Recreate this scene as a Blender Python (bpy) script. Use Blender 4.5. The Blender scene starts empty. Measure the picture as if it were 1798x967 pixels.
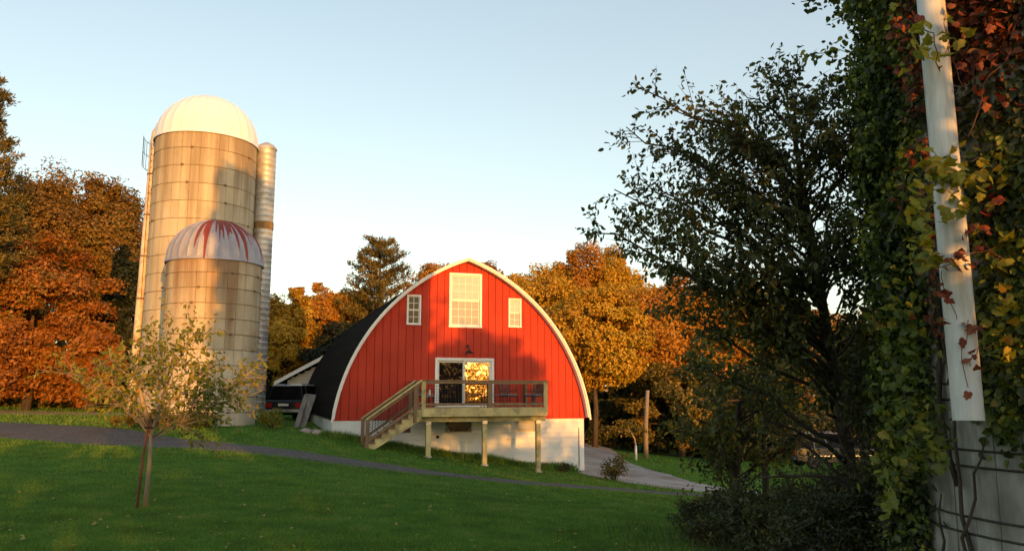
import bpy, math, random
import numpy as np
from mathutils import Vector, Matrix, Euler
R = math.radians
rnd = random.Random(7)
C = bpy.context.scene.collection
SC = bpy.context.scene

# ------------------------------------------------------------------ camera, sky, sun
EYE = 1.6
F = 1400.0
PITCH = 8.39
cam = bpy.data.cameras.new('camera'); cam_o = bpy.data.objects.new('camera', cam); C.objects.link(cam_o)
cam.sensor_width = 36; cam.lens = 36*F/1798; cam.clip_end = 3000; cam.clip_start = .05
cam_o.location = (0, 0, EYE); cam_o.rotation_euler = (R(90+PITCH), 0, 0)
SC.camera = cam_o
SUN_EL = 5.2      # degrees above the horizon
SUN_AZ = 25.5     # sun stands behind the camera, this far to the right
w = bpy.data.worlds.new('World'); SC.world = w; w.use_nodes = True
nt = w.node_tree; nt.nodes.clear()
sky = nt.nodes.new('ShaderNodeTexSky'); sky.sky_type = 'NISHITA'; sky.sun_disc = False
sky.sun_elevation = R(SUN_EL); sky.sun_rotation = R(180-SUN_AZ)
sky.air_density = 1.0; sky.dust_density = 1.0; sky.ozone_density = 1.6; sky.altitude = 200
tcs = nt.nodes.new('ShaderNodeTexCoord'); sxs = nt.nodes.new('ShaderNodeSeparateXYZ'); nt.links.new(tcs.outputs['Generated'], sxs.inputs[0])
rmp = nt.nodes.new('ShaderNodeValToRGB'); nt.links.new(sxs.outputs[2], rmp.inputs[0]); el = rmp.color_ramp.elements
while len(el) < 5: el.new(.5)
for e_, (p_, c_) in zip(el, [(.0,(.95,.93,.98)),(.14,(.90,.86,.88)),(.28,(.78,.74,.72)),(.46,(.66,.68,.70)),(1.0,(.36,.42,.50))]):
    e_.position = p_; e_.color = (*c_, 1)
gain = nt.nodes.new('ShaderNodeVectorMath'); gain.operation = 'SCALE'; gain.inputs['Scale'].default_value = 1.12
nt.links.new(rmp.outputs[0], gain.inputs[0])
mxs = nt.nodes.new('ShaderNodeMix'); mxs.data_type = 'RGBA'; mxs.blend_type = 'ADD'; mxs.clamp_result = False; mxs.inputs[0].default_value = 1
tnt = nt.nodes.new('ShaderNodeVectorMath'); tnt.operation = 'MULTIPLY'; tnt.inputs[1].default_value = (.99, .87, .72)
nt.links.new(sky.outputs[0], tnt.inputs[0]); nt.links.new(tnt.outputs[0], mxs.inputs[6]); nt.links.new(gain.outputs[0], mxs.inputs[7])
bg = nt.nodes.new('ShaderNodeBackground'); bg.inputs['Strength'].default_value = .15
wo = nt.nodes.new('ShaderNodeOutputWorld')
nt.links.new(mxs.outputs[2], bg.inputs[0]); nt.links.new(bg.outputs[0], wo.inputs[0])
sl = bpy.data.lights.new('sun', 'SUN'); sun = bpy.data.objects.new('sun', sl); C.objects.link(sun)
sl.energy = 2.6; sl.angle = R(.4); sl.color = (1.0, .41, .065)
sd = Vector((math.sin(R(SUN_AZ))*math.cos(R(SUN_EL)), -math.cos(R(SUN_AZ))*math.cos(R(SUN_EL)), math.sin(R(SUN_EL))))
sun.rotation_euler = sd.to_track_quat('Z', 'Y').to_euler()
sun.location = (12, -30, 12)
SC.view_settings.view_transform = 'Standard'; SC.view_settings.look = 'None'
SC.view_settings.exposure = 1.25; SC.view_settings.gamma = 1
SC.cycles.max_bounces = 6; SC.cycles.transparent_max_bounces = 6
SC.cycles.use_denoising = True

# ------------------------------------------------------------------ photograph -> place
SP, CP = math.sin(R(PITCH)), math.cos(R(PITCH))
def ray(u, v):
    xc, yc = (u-899)/F, (483.5-v)/F
    f = CP - yc*SP
    return xc/f, (SP+yc*CP)/f
def at(u, v, Y):
    a, b = ray(u, v)
    return Vector((a*Y, Y, EYE+b*Y))

_ctl = [(0,0,0),(-6,0,.1),(6,0,-.1),(-6,8.5,.05),(0,8.5,-.1),(5,8.5,-.35),(-5.3,11.7,0),(-14,12,.15),(12,8,-.7),
        (2,15,-.5),(6,16,-.95),(-3,16,-.15),(-10,18,0)]
for u, v, Y in [(0,778,26),(255,777,26),(500,790,23),(700,823,22.4),(900,847,23),(1025,854,24),(1250,871,25.6),
                (365,747,31),(583,766,30.5),(750,804,29.3),(850,818,29.9),(944,830,30.6),(1025,828,33.4),
                (1060,806,41),(1150,806,45),(100,722,45),(650,783,29.5)]:
    _ctl.append(tuple(at(u, v, Y)))
_ctl += [(10,60,-2.6),(30,60,-2.8),(30,30,-2.5),(16,20,-1.7),(-40,60,1.2),(-40,20,.3),(-8,62,0.1),(-14,50,.35),(-7,46,-.1),
         (0,-20,0),(20,-20,-.3),(-20,-20,.2),(25,0,-1.2),(-30,0,.2),(14,-8,-.2)]
_cp = np.array(_ctl)
def _tps_fit():
    n = len(_cp); d = np.linalg.norm(_cp[:, None, :2]-_cp[None, :, :2], axis=2)
    K = np.where(d > 0, d*d*np.log(d+1e-9), 0) + np.eye(n)*6.0
    P = np.c_[np.ones(n), _cp[:, :2]]
    A = np.zeros((n+3, n+3)); A[:n, :n] = K; A[:n, n:] = P; A[n:, :n] = P.T
    return np.linalg.solve(A, np.r_[_cp[:, 2], 0, 0, 0])
_tw = _tps_fit()
def gzs(X, Y):
    X = np.asarray(X, float); Y = np.asarray(Y, float)
    Xc = np.clip(X, -45, 40); Yc = np.clip(Y, -25, 66)
    out = _tw[-3]+_tw[-2]*Xc+_tw[-1]*Yc
    for (cx, cy, _), wt in zip(_cp, _tw[:-3]):
        d2 = (Xc-cx)**2+(Yc-cy)**2+1e-9
        out = out + wt*d2*.5*np.log(d2)
    return out
def gz(x, y): return float(gzs(x, y))

# ------------------------------------------------------------------ mesh helpers
def link(name, me, mat=None, parent=None):
    o = bpy.data.objects.new(name, me); C.objects.link(o)
    if mat: me.materials.append(mat)
    if parent: o.parent = parent
    return o
def np_mesh(name, V, Fq, mat=None, parent=None, smooth=False):
    V = np.asarray(V, np.float32).reshape(-1, 3); Fq = np.asarray(Fq, np.int32); k = Fq.shape[1]; n = len(Fq)
    me = bpy.data.meshes.new(name)
    me.vertices.add(len(V)); me.vertices.foreach_set('co', V.ravel())
    me.loops.add(n*k); me.loops.foreach_set('vertex_index', Fq.ravel())
    me.polygons.add(n)
    me.polygons.foreach_set('loop_start', np.arange(0, n*k, k, dtype=np.int32))
    me.polygons.foreach_set('loop_total', np.full(n, k, np.int32))
    if smooth: me.polygons.foreach_set('use_smooth', np.ones(n, bool))
    me.update(calc_edges=True)
    return link(name, me, mat, parent)
class MB:
    def __init__(s): s.v = []; s.f = []; s.sm = False
    def box(s, c, size, m=None):
        i = len(s.v); hx, hy, hz = size[0]/2, size[1]/2, size[2]/2
        for dz in (-hz, hz):
            for dx, dy in ((-hx,-hy),(hx,-hy),(hx,hy),(-hx,hy)):
                p = Vector((dx, dy, dz))
                if m is not None: p = m @ p
                s.v.append((c[0]+p.x, c[1]+p.y, c[2]+p.z))
        s.f += [(i,i+3,i+2,i+1),(i+4,i+5,i+6,i+7),(i,i+1,i+5,i+4),(i+1,i+2,i+6,i+5),(i+2,i+3,i+7,i+6),(i+3,i,i+4,i+7)]
        return s
    def beam(s, a, b, w_, h_, up=(0,0,1)):
        a, b = Vector(a), Vector(b); d = b-a; L = d.length; d.normalize()
        x = Vector(up).cross(d)
        if x.length < 1e-4: x = Vector((1,0,0)).cross(d)
        x.normalize(); y = d.cross(x)
        m = Matrix((x, y, d)).transposed()
        return s.box((a+b)/2, (w_, h_, L), m)
    def tube(s, pts, rad, n=6, cap=True):
        pts = [Vector(p) for p in pts]
        if not hasattr(rad, '__len__'): rad = [rad]*len(pts)
        i0 = len(s.v); ref = Vector((.31,.17,.93)).normalized()
        for k, p in enumerate(pts):
            d = (pts[min(k+1, len(pts)-1)]-pts[max(k-1, 0)])
            if d.length < 1e-6: d = Vector((0,0,1))
            d.normalize(); x = ref.cross(d)
            if x.length < 1e-3: x = Vector((1,0,0)).cross(d)
            x.normalize(); y = d.cross(x)
            for j in range(n):
                a = 2*math.pi*j/n
                q = p+x*(math.cos(a)*rad[k])+y*(math.sin(a)*rad[k]); s.v.append(tuple(q))
        for k in range(len(pts)-1):
            for j in range(n):
                a = i0+k*n+j; b = i0+k*n+(j+1) % n
                s.f.append((a, b, b+n, a+n))
        if cap:
            s.f.append(tuple(i0+j for j in range(n))[::-1]); e = i0+(len(pts)-1)*n
            s.f.append(tuple(e+j for j in range(n)))
        return s
    def prism(s, poly, y0, y1):          # poly in local xz, extruded along y
        i = len(s.v); n = len(poly)
        for y in (y0, y1):
            for p in poly: s.v.append((p[0], y, p[1]))
        s.f.append(tuple(range(i, i+n))); s.f.append(tuple(range(i+n, i+2*n))[::-1])
        for j in range(n):
            k = (j+1) % n; s.f.append((i+k, i+j, i+n+j, i+n+k))
        return s
    def prism_x(s, poly, x0, x1):        # poly in yz, extruded along x
        i = len(s.v); n = len(poly)
        for x in (x0, x1):
            for p in poly: s.v.append((x, p[0], p[1]))
        s.f.append(tuple(range(i, i+n))[::-1]); s.f.append(tuple(range(i+n, i+2*n)))
        for j in range(n):
            k = (j+1) % n; s.f.append((i+j, i+k, i+n+k, i+n+j))
        return s
    def lathe(s, prof, n=24, c=(0,0,0)):
        i = len(s.v); m = len(prof)
        for r_, z in prof:
            for j in range(n):
                a = 2*math.pi*j/n; s.v.append((c[0]+r_*math.cos(a), c[1]+r_*math.sin(a), c[2]+z))
        for k in range(m-1):
            for j in range(n):
                a = i+k*n+j; b = i+k*n+(j+1) % n; s.f.append((a, b, b+n, a+n))
        return s
    def build(s, name, mat=None, parent=None, smooth=False, bevel=0):
        me = bpy.data.meshes.new(name); me.from_pydata(s.v, [], s.f); me.update()
        if smooth: me.polygons.foreach_set('use_smooth', [True]*len(me.polygons))
        o = link(name, me, mat, parent)
        if bevel:
            b = o.modifiers.new('bevel', 'BEVEL'); b.width = bevel; b.segments = 2; b.limit_method = 'ANGLE'
        return o
def thing(name, label, cat, loc=(0,0,0), rz=0, group=None):
    o = bpy.data.objects.new(name, None); C.objects.link(o); o.location = loc; o.rotation_euler = (0,0,rz)
    o.empty_display_size = .2
    return tag(o, label, cat, group)
def tag(o, label, cat, group=None):
    o['label'] = label; o['category'] = cat
    if group: o['group'] = group
    return o
def kind(o, k): o['kind'] = k; return o
def dup(o, parent=None, loc=None, rot=None):
    c = o.copy(); C.objects.link(c)
    if parent is not None: c.parent = parent
    if loc is not None: c.location = loc
    if rot is not None: c.rotation_euler = rot
    return c

# ------------------------------------------------------------------ materials
def newmat(name):
    m = bpy.data.materials.new(name); m.use_nodes = True; n = m.node_tree; n.nodes.clear()
    out = n.nodes.new('ShaderNodeOutputMaterial'); return m, n, out
def ramp(n, stops, src=None, interp='LINEAR'):
    r = n.nodes.new('ShaderNodeValToRGB'); e = r.color_ramp.elements; r.color_ramp.interpolation = interp
    while len(e) < len(stops): e.new(.5)
    for el, (p, c) in zip(e, stops): el.position = p; el.color = (*c, 1) if len(c) == 3 else c
    if src is not None: n.links.new(src, r.inputs[0])
    return r
def pos_noise(n, scale=1, vec=(1,1,1), detail=4, rough=.55, obj=False, off=(0,0,0)):
    if obj: g = n.nodes.new('ShaderNodeTexCoord').outputs['Object']
    else: g = n.nodes.new('ShaderNodeNewGeometry').outputs['Position']
    mp = n.nodes.new('ShaderNodeMapping'); mp.inputs['Scale'].default_value = vec; mp.inputs['Location'].default_value = off
    n.links.new(g, mp.inputs[0])
    t = n.nodes.new('ShaderNodeTexNoise'); t.inputs['Scale'].default_value = scale; t.inputs['Detail'].default_value = detail
    t.inputs['Roughness'].default_value = rough; n.links.new(mp.outputs[0], t.inputs[0]); return t.outputs['Fac']
def mixc(n, fac, a, b, mode='MIX'):
    m = n.nodes.new('ShaderNodeMix'); m.data_type = 'RGBA'; m.blend_type = mode
    for sock, val in ((m.inputs[0], fac), (m.inputs[6], a), (m.inputs[7], b)):
        if isinstance(val, (int, float)): sock.default_value = val
        elif isinstance(val, tuple): sock.default_value = (*val, 1)
        else: n.links.new(val, sock)
    return m.outputs[2]
def surf(name, stops, scale=3, vec=(1,1,1), rough=.7, metal=0, bump=0, bscale=20, dirt=None, dscale=1.2, dvec=(1,1,1), spec=.4,
         jitter=0, obj=False, detail=5):
    m, n, out = newmat(name)
    f = pos_noise(n, scale, vec, detail, obj=obj); r = ramp(n, stops, f); col = r.outputs[0]
    if dirt:
        g = pos_noise(n, dscale, dvec, 5, .6, off=(3,7,1)); rr = ramp(n, [(.46,(0,0,0)),(.66,(1,1,1))], g)
        col = mixc(n, rr.outputs[0], col, dirt)
    if jitter:
        oi = n.nodes.new('ShaderNodeObjectInfo'); hs = n.nodes.new('ShaderNodeHueSaturation')
        mr = n.nodes.new('ShaderNodeMapRange'); mr.inputs[3].default_value = 1-jitter; mr.inputs[4].default_value = 1+jitter
        n.links.new(oi.outputs['Random'], mr.inputs[0]); n.links.new(mr.outputs[0], hs.inputs['Value']); n.links.new(col, hs.inputs['Color'])
        col = hs.outputs[0]
    b = n.nodes.new('ShaderNodeBsdfPrincipled'); n.links.new(col, b.inputs['Base Color'])
    b.inputs['Roughness'].default_value = rough; b.inputs['Metallic'].default_value = metal; b.inputs['Specular IOR Level'].default_value = spec
    if bump:
        bn = pos_noise(n, bscale, (1,1,1), 6, .65, obj=obj); bp = n.nodes.new('ShaderNodeBump'); bp.inputs['Strength'].default_value = .6
        bp.inputs['Distance'].default_value = bump; n.links.new(bn, bp.inputs['Height']); n.links.new(bp.outputs[0], b.inputs['Normal'])
    n.links.new(b.outputs[0], out.inputs[0]); return m
def leafmat(name, cols, clump=.5, transl=.35, second=None, rough=.6, gloss=.025):
    """cols: ramp stops picked by a random value per leaf, pushed about by a slow noise"""
    m, n, out = newmat(name)
    g = n.nodes.new('ShaderNodeNewGeometry'); f = pos_noise(n, clump, (1,1,1), 3, .5)
    a = n.nodes.new('ShaderNodeMath'); a.operation = 'MULTIPLY_ADD'; a.inputs[1].default_value = .62
    b = n.nodes.new('ShaderNodeMath'); b.operation = 'MULTIPLY_ADD'; b.inputs[1].default_value = 1.5; b.inputs[2].default_value = -.52
    n.links.new(g.outputs['Random Per Island'], a.inputs[0]); n.links.new(f, b.inputs[0]); n.links.new(b.outputs[0], a.inputs[2])
    r = ramp(n, cols, a.outputs[0])
    d = n.nodes.new('ShaderNodeBsdfDiffuse'); t = n.nodes.new('ShaderNodeBsdfTranslucent'); gl = n.nodes.new('ShaderNodeBsdfGlossy')
    gl.inputs['Roughness'].default_value = .6; gl.inputs['Color'].default_value = (1,1,1,1)
    n.links.new(r.outputs[0], d.inputs[0]); n.links.new(r.outputs[0], t.inputs[0])
    m1 = n.nodes.new('ShaderNodeMixShader'); m1.inputs[0].default_value = transl
    m2 = n.nodes.new('ShaderNodeMixShader'); m2.inputs[0].default_value = gloss
    n.links.new(d.outputs[0], m1.inputs[1]); n.links.new(t.outputs[0], m1.inputs[2])
    n.links.new(m1.outputs[0], m2.inputs[1]); n.links.new(gl.outputs[0], m2.inputs[2]); n.links.new(m2.outputs[0], out.inputs[0])
    return m

M = {}
M['red'] = surf('barn_red', [(.3,(.45,.046,.026)),(.7,(.51,.056,.031))], 2.5, (1,1,.3), .8, bump=.002, bscale=60, jitter=.05, dirt=(.40,.043,.024), dscale=.8, spec=.15)
M['white'] = surf('white_paint', [(.3,(.72,.72,.70)),(.7,(.80,.79,.77))], 3, rough=.5)
M['foundation'] = None
M['shingle'] = surf('dark_shingles', [(.3,(.011,.008,.007)),(.7,(.020,.016,.014))], 6, rough=.95, bump=.006, bscale=30, jitter=.15, spec=.02)
M['lumber'] = surf('treated_lumber', [(.3,(.50,.40,.17)),(.7,(.64,.53,.26))], 4, (1,1,.25), .7, jitter=.08, dirt=(.25,.20,.10), dscale=2)
M['rail'] = surf('stained_lumber', [(.3,(.17,.10,.05)),(.7,(.26,.16,.085))], 5, (1,1,.3), .7, jitter=.1)
M['conc'] = surf('silo_concrete', [(.28,(.29,.26,.19)),(.5,(.43,.39,.30)),(.75,(.50,.47,.38))], 1.3, (1.6,1.6,.16), .85, bump=.006, bscale=25,
                 dirt=(.19,.15,.095), dscale=1.5, dvec=(1.7,1.7,.10), jitter=.06)
M['conc_small'] = surf('small_silo_concrete', [(.28,(.29,.22,.14)),(.5,(.43,.37,.27)),(.75,(.50,.45,.35))], 1.6, (1.8,1.8,.14), .85, bump=.006, bscale=25,
                 dirt=(.22,.13,.07), dscale=2.0, dvec=(1.8,1.8,.10), jitter=.07)
M['conc_pale'] = surf('whitewashed_concrete', [(.3,(.46,.41,.31)),(.7,(.56,.51,.41))], 1.5, (1,1,.5), .85, bump=.006, bscale=20,
                 dirt=(.42,.35,.26), dscale=1.1, jitter=.05)
M['conc_grey'] = surf('weathered_grey_concrete', [(.25,(.20,.19,.165)),(.5,(.36,.345,.31)),(.75,(.46,.45,.41))], 3.5, (1,1,.5), .9, bump=.008, bscale=30,
                 dirt=(.15,.14,.11), dscale=2.2, dvec=(1,1,.35), jitter=.12)
M['hoop'] = surf('rusty_hoop', [(.3,(.15,.10,.06)),(.7,(.24,.17,.11))], 8, rough=.8, metal=.2)
M['hoop_dark'] = surf('dark_hoop', [(.3,(.03,.027,.025)),(.7,(.06,.05,.045))], 8, rough=.8)
M['galv'] = surf('galvanised_steel', [(.3,(.42,.44,.46)),(.7,(.60,.62,.64))], 2, (1,1,.5), .5, metal=.45, dirt=(.35,.33,.30), dscale=1.3)
M['rust'] = surf('rust_band', [(.3,(.16,.10,.04)),(.7,(.25,.17,.07))], 5, rough=.85)
M['dome_white'] = surf('white_dome', [(.3,(.74,.76,.84)),(.7,(.77,.79,.86))], 1, rough=.5)
M['pipe_tan'] = surf('weathered_white_pipe', [(.3,(.55,.47,.37)),(.7,(.68,.60,.50))], 2, (1,1,.3), .6, dirt=(.4,.28,.18), dscale=2)
M['pvc'] = surf('white_pipe', [(.3,(.62,.63,.63)),(.7,(.74,.74,.73))], 2, (1,1,.3), .5, dirt=(.42,.39,.32), dscale=5, dvec=(1,1,.12))
M['gravel'] = None
M['drive'] = surf('concrete_drive', [(.25,(.24,.21,.19)),(.5,(.33,.30,.27)),(.75,(.40,.37,.34))], 1.2, rough=.9, bump=.01, bscale=14, dirt=(.22,.16,.12), dscale=.5)
M['bark'] = surf('bark', [(.3,(.035,.026,.018)),(.7,(.085,.065,.045))], 8, (1,1,.25), .95, bump=.02, bscale=14)
M['bark_pale'] = surf('pale_bark', [(.3,(.26,.20,.13)),(.7,(.42,.33,.23))], 9, (1,1,.3), .9, bump=.01, bscale=25)
M['bark_red'] = surf('red_brown_stake', [(.3,(.12,.045,.03)),(.7,(.20,.075,.045))], 9, (1,1,.3), .9)
M['grey_wood'] = surf('weathered_grey_wood', [(.3,(.13,.12,.11)),(.7,(.26,.24,.22))], 5, (1,1,.2), .9)
M['old_pole'] = surf('old_pole_wood', [(.3,(.16,.13,.10)),(.7,(.28,.23,.18))], 5, (1,1,.2), .9)
M['black'] = surf('black_metal', [(.3,(.012,.012,.013)),(.7,(.02,.02,.02))], 4, rough=.5)
M['sling'] = surf('brown_red_sling', [(.3,(.16,.045,.03)),(.7,(.22,.07,.045))], 4, rough=.8)
M['cushion'] = surf('grey_cushion', [(.3,(.20,.22,.25)),(.7,(.30,.32,.36))], 4, rough=.8)
M['glaze'] = surf('dark_glazed_pot', [(.3,(.008,.006,.006)),(.7,(.014,.009,.008))], 4, rough=.15, spec=.5)
M['candle'] = surf('cream_plastic', [(.3,(.7,.6,.45)),(.7,(.8,.7,.55))], 4, rough=.5)
M['siding_white'] = surf('pale_siding', [(.3,(.50,.49,.45)),(.7,(.58,.57,.52))], 2, rough=.7, jitter=.03)
M['car_paint'] = surf('dark_car_paint', [(.3,(.03,.035,.036)),(.7,(.04,.045,.046))], 1, rough=.25, spec=.6)
M['car_black'] = surf('black_car_paint', [(.3,(.008,.009,.012)),(.7,(.012,.012,.015))], 1, rough=.22, spec=.6)
M['chrome'] = surf('bright_metal', [(.3,(.62,.63,.65)),(.7,(.72,.73,.75))], 1, rough=.25, metal=.9)
M['tyre'] = surf('tyre_rubber', [(.3,(.012,.012,.012)),(.7,(.02,.02,.02))], 6, rough=.85)
M['red_lens'] = surf('red_lens', [(.3,(.30,.008,.008)),(.7,(.40,.012,.01))], 6, rough=.2)
M['stone'] = surf('field_stone', [(.3,(.20,.13,.11)),(.7,(.38,.33,.30))], 2.2, rough=.9, bump=.01, bscale=12, jitter=.35)
M['rubble_red'] = surf('red_rubble', [(.3,(.16,.05,.04)),(.7,(.24,.09,.07))], 3, rough=.9, jitter=.2)
M['dirt'] = surf('bare_dirt', [(.3,(.22,.13,.08)),(.7,(.32,.20,.12))], 2, rough=.95, bump=.01)
def silo_conc(name, stops, stain, ztop, depth, amount=1.0):
    m, n, out = newmat(name)
    def mr(src, a, b, c, d):
        x = n.nodes.new('ShaderNodeMapRange'); x.inputs[1].default_value = a; x.inputs[2].default_value = b; x.inputs[3].default_value = c; x.inputs[4].default_value = d
        n.links.new(src, x.inputs[0]); return x.outputs[0]
    f = pos_noise(n, .9, (1,1,.6), 4, .55); col = ramp(n, stops, f).outputs[0]
    g = n.nodes.new('ShaderNodeNewGeometry'); sx = n.nodes.new('ShaderNodeSeparateXYZ'); n.links.new(g.outputs['Position'], sx.inputs[0])
    st = pos_noise(n, 2.3, (1,1,.07), 2, .5, off=(3,1,2)); zf = mr(sx.outputs[2], ztop-depth, ztop, .0, .34)
    a = n.nodes.new('ShaderNodeMath'); a.operation = 'ADD'; n.links.new(st, a.inputs[0]); n.links.new(zf, a.inputs[1])
    col = mixc(n, mr(a.outputs[0], .56, .86, 0, amount), col, stain)
    sp = pos_noise(n, 5, (1,1,.8), 5, .65, off=(8,1,4)); col = mixc(n, mr(sp, .60, .72, 0, .45), col, stain)
    oi = n.nodes.new('ShaderNodeObjectInfo'); hs = n.nodes.new('ShaderNodeHueSaturation'); n.links.new(mr(oi.outputs['Random'], 0, 1, .90, 1.08), hs.inputs['Value']); n.links.new(col, hs.inputs['Color'])
    b = n.nodes.new('ShaderNodeBsdfPrincipled'); b.inputs['Roughness'].default_value = .85; b.inputs['Specular IOR Level'].default_value = .2; n.links.new(hs.outputs[0], b.inputs['Base Color'])
    bn = pos_noise(n, 22, (1,1,1), 6, .65); bp = n.nodes.new('ShaderNodeBump'); bp.inputs['Strength'].default_value = .6; bp.inputs['Distance'].default_value = .008
    n.links.new(bn, bp.inputs['Height']); n.links.new(bp.outputs[0], b.inputs['Normal']); n.links.new(b.outputs[0], out.inputs[0]); return m
M['conc'] = silo_conc('silo_concrete', [(.3,(.42,.37,.27)),(.5,(.48,.43,.32)),(.75,(.53,.48,.37))], (.21,.15,.09), 13.4, 4.5, .7)
M['conc_small'] = silo_conc('small_silo_concrete', [(.3,(.40,.34,.23)),(.5,(.46,.40,.29)),(.75,(.51,.45,.34))], (.22,.13,.07), 7.4, 4.6, .8)
def glass(name, tint=(.015,.017,.02), rough=.02, mirror=.0):
    m, n, out = newmat(name); b = n.nodes.new('ShaderNodeBsdfPrincipled'); b.inputs['Base Color'].default_value = (*tint, 1)
    b.inputs['Roughness'].default_value = rough; b.inputs['Specular IOR Level'].default_value = .18; b.inputs['IOR'].default_value = 1.4
    g = n.nodes.new('ShaderNodeBsdfGlossy'); g.inputs['Roughness'].default_value = rough; g.inputs['Color'].default_value = (1,.82,.50,1)  # gold put into the reflection colour, standing in for sunset glow on the door
    f = pos_noise(n, 1.6, (1,1,1), 2, .5); bp = n.nodes.new('ShaderNodeBump'); bp.inputs['Strength'].default_value = .25; bp.inputs['Distance'].default_value = .03
    n.links.new(f, bp.inputs['Height']); n.links.new(bp.outputs[0], g.inputs['Normal'])
    mx = n.nodes.new('ShaderNodeMixShader'); mx.inputs[0].default_value = mirror
    n.links.new(b.outputs[0], mx.inputs[1]); n.links.new(g.outputs[0], mx.inputs[2]); n.links.new(mx.outputs[0], out.inputs[0]); return m
M['glass'] = glass('window_glass', mirror=.0)
M['glass_door'] = glass('door_glass', mirror=.75)
M['glass_dark'] = glass('dark_glass', tint=(.006,.006,.007), mirror=.0)
M['screen'] = surf('window_screen', [(.3,(.30,.31,.30)),(.7,(.36,.37,.36))], 12, rough=.6)
M['blind'] = surf('white_blind', [(.3,(.42,.45,.46)),(.7,(.50,.52,.53))], 5, rough=.6)

def lawn_mat():
    m, n, out = newmat('lawn')
    f1 = pos_noise(n, .35, (1,1,1), 5, .6); f2 = pos_noise(n, 6, (1,1,1), 6, .7); f3 = pos_noise(n, 45, (1,1,1), 3, .7)
    a = n.nodes.new('ShaderNodeMath'); a.operation = 'MULTIPLY_ADD'; a.inputs[1].default_value = .45
    b = n.nodes.new('ShaderNodeMath'); b.operation = 'MULTIPLY_ADD'; b.inputs[1].default_value = .35
    c = n.nodes.new('ShaderNodeMath'); c.operation = 'MULTIPLY'; c.inputs[1].default_value = .25
    n.links.new(f3, c.inputs[0]); n.links.new(c.outputs[0], b.inputs[2]); n.links.new(f2, b.inputs[0]); n.links.new(b.outputs[0], a.inputs[2]); n.links.new(f1, a.inputs[0])
    r = ramp(n, [(.36,(.022,.060,.009)),(.48,(.048,.13,.013)),(.58,(.078,.18,.017)),(.70,(.14,.20,.03))], a.outputs[0])
    g = pos_noise(n, .9, (1,1,1), 5, .6, off=(11,4,0)); rr = ramp(n, [(.62,(0,0,0)),(.78,(1,1,1))], g)
    col = mixc(n, rr.outputs[0], r.outputs[0], (.12,.10,.04))
    d = n.nodes.new('ShaderNodeBsdfPrincipled'); d.inputs['Roughness'].default_value = .95; d.inputs['Specular IOR Level'].default_value = .1
    n.links.new(col, d.inputs['Base Color'])
    bp = n.nodes.new('ShaderNodeBump'); bp.inputs['Strength'].default_value = 1; bp.inputs['Distance'].default_value = .03
    n.links.new(f3, bp.inputs['Height']); n.links.new(bp.outputs[0], d.inputs['Normal']); n.links.new(d.outputs[0], out.inputs[0]); return m
M['lawn'] = lawn_mat()
def gravel_mat():
    m, n, out = newmat('gravel')
    g = n.nodes.new('ShaderNodeNewGeometry'); v = n.nodes.new('ShaderNodeTexVoronoi'); v.inputs['Scale'].default_value = 34
    n.links.new(g.outputs['Position'], v.inputs['Vector'])
    bw = n.nodes.new('ShaderNodeRGBToBW'); n.links.new(v.outputs['Color'], bw.inputs[0])
    r = ramp(n, [(.1,(.05,.046,.046)),(.5,(.11,.10,.098)),(.9,(.20,.18,.175))], bw.outputs[0])
    f = pos_noise(n, .7, (1,1,1), 5, .6); rr = ramp(n, [(.5,(0,0,0)),(.75,(1,1,1))], f)
    col = mixc(n, rr.outputs[0], r.outputs[0], (.10,.075,.055))
    d = n.nodes.new('ShaderNodeBsdfPrincipled'); d.inputs['Roughness'].default_value = .95; d.inputs['Specular IOR Level'].default_value = .15
    n.links.new(col, d.inputs['Base Color'])
    bp = n.nodes.new('ShaderNodeBump'); bp.inputs['Strength'].default_value = 1; bp.inputs['Distance'].default_value = .03
    n.links.new(bw.outputs[0], bp.inputs['Height']); n.links.new(bp.outputs[0], d.inputs['Normal']); n.links.new(d.outputs[0], out.inputs[0]); return m
M['gravel'] = gravel_mat()
def foundation_mat():
    m, n, out = newmat('painted_block')
    f = pos_noise(n, 1.2, (1,1,1.5), 5, .6); r = ramp(n, [(.3,(.66,.68,.68)),(.6,(.78,.80,.80))], f)
    g2 = pos_noise(n, .9, (1,1,2.5), 5, .65, off=(5,2,9)); rr = ramp(n, [(.60,(0,0,0)),(.75,(1,1,1))], g2)
    col = mixc(n, rr.outputs[0], r.outputs[0], (.55,.50,.42))
    b = n.nodes.new('ShaderNodeTexBrick'); b.inputs['Scale'].default_value = 1; b.inputs['Brick Width'].default_value = .4; b.inputs['Row Height'].default_value = .2
    b.inputs['Mortar Size'].default_value = .006; b.inputs['Mortar Smooth'].default_value = .4
    tc = n.nodes.new('ShaderNodeTexCoord'); sx = n.nodes.new('ShaderNodeSeparateXYZ'); cx = n.nodes.new('ShaderNodeCombineXYZ')
    n.links.new(tc.outputs['Object'], sx.inputs[0]); ad = n.nodes.new('ShaderNodeMath'); n.links.new(sx.outputs[0], ad.inputs[0]); n.links.new(sx.outputs[1], ad.inputs[1])
    n.links.new(ad.outputs[0], cx.inputs[0]); n.links.new(sx.outputs[2], cx.inputs[1]); n.links.new(cx.outputs[0], b.inputs[0])
    d = n.nodes.new('ShaderNodeBsdfPrincipled'); d.inputs['Roughness'].default_value = .7
    n.links.new(col, d.inputs['Base Color'])
    bp = n.nodes.new('ShaderNodeBump'); bp.invert = True; bp.inputs['Strength'].default_value = .8; bp.inputs['Distance'].default_value = .008
    n.links.new(b.outputs['Fac'], bp.inputs['Height']); n.links.new(bp.outputs[0], d.inputs['Normal']); n.links.new(d.outputs[0], out.inputs[0]); return m
M['foundation'] = foundation_mat()
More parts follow.
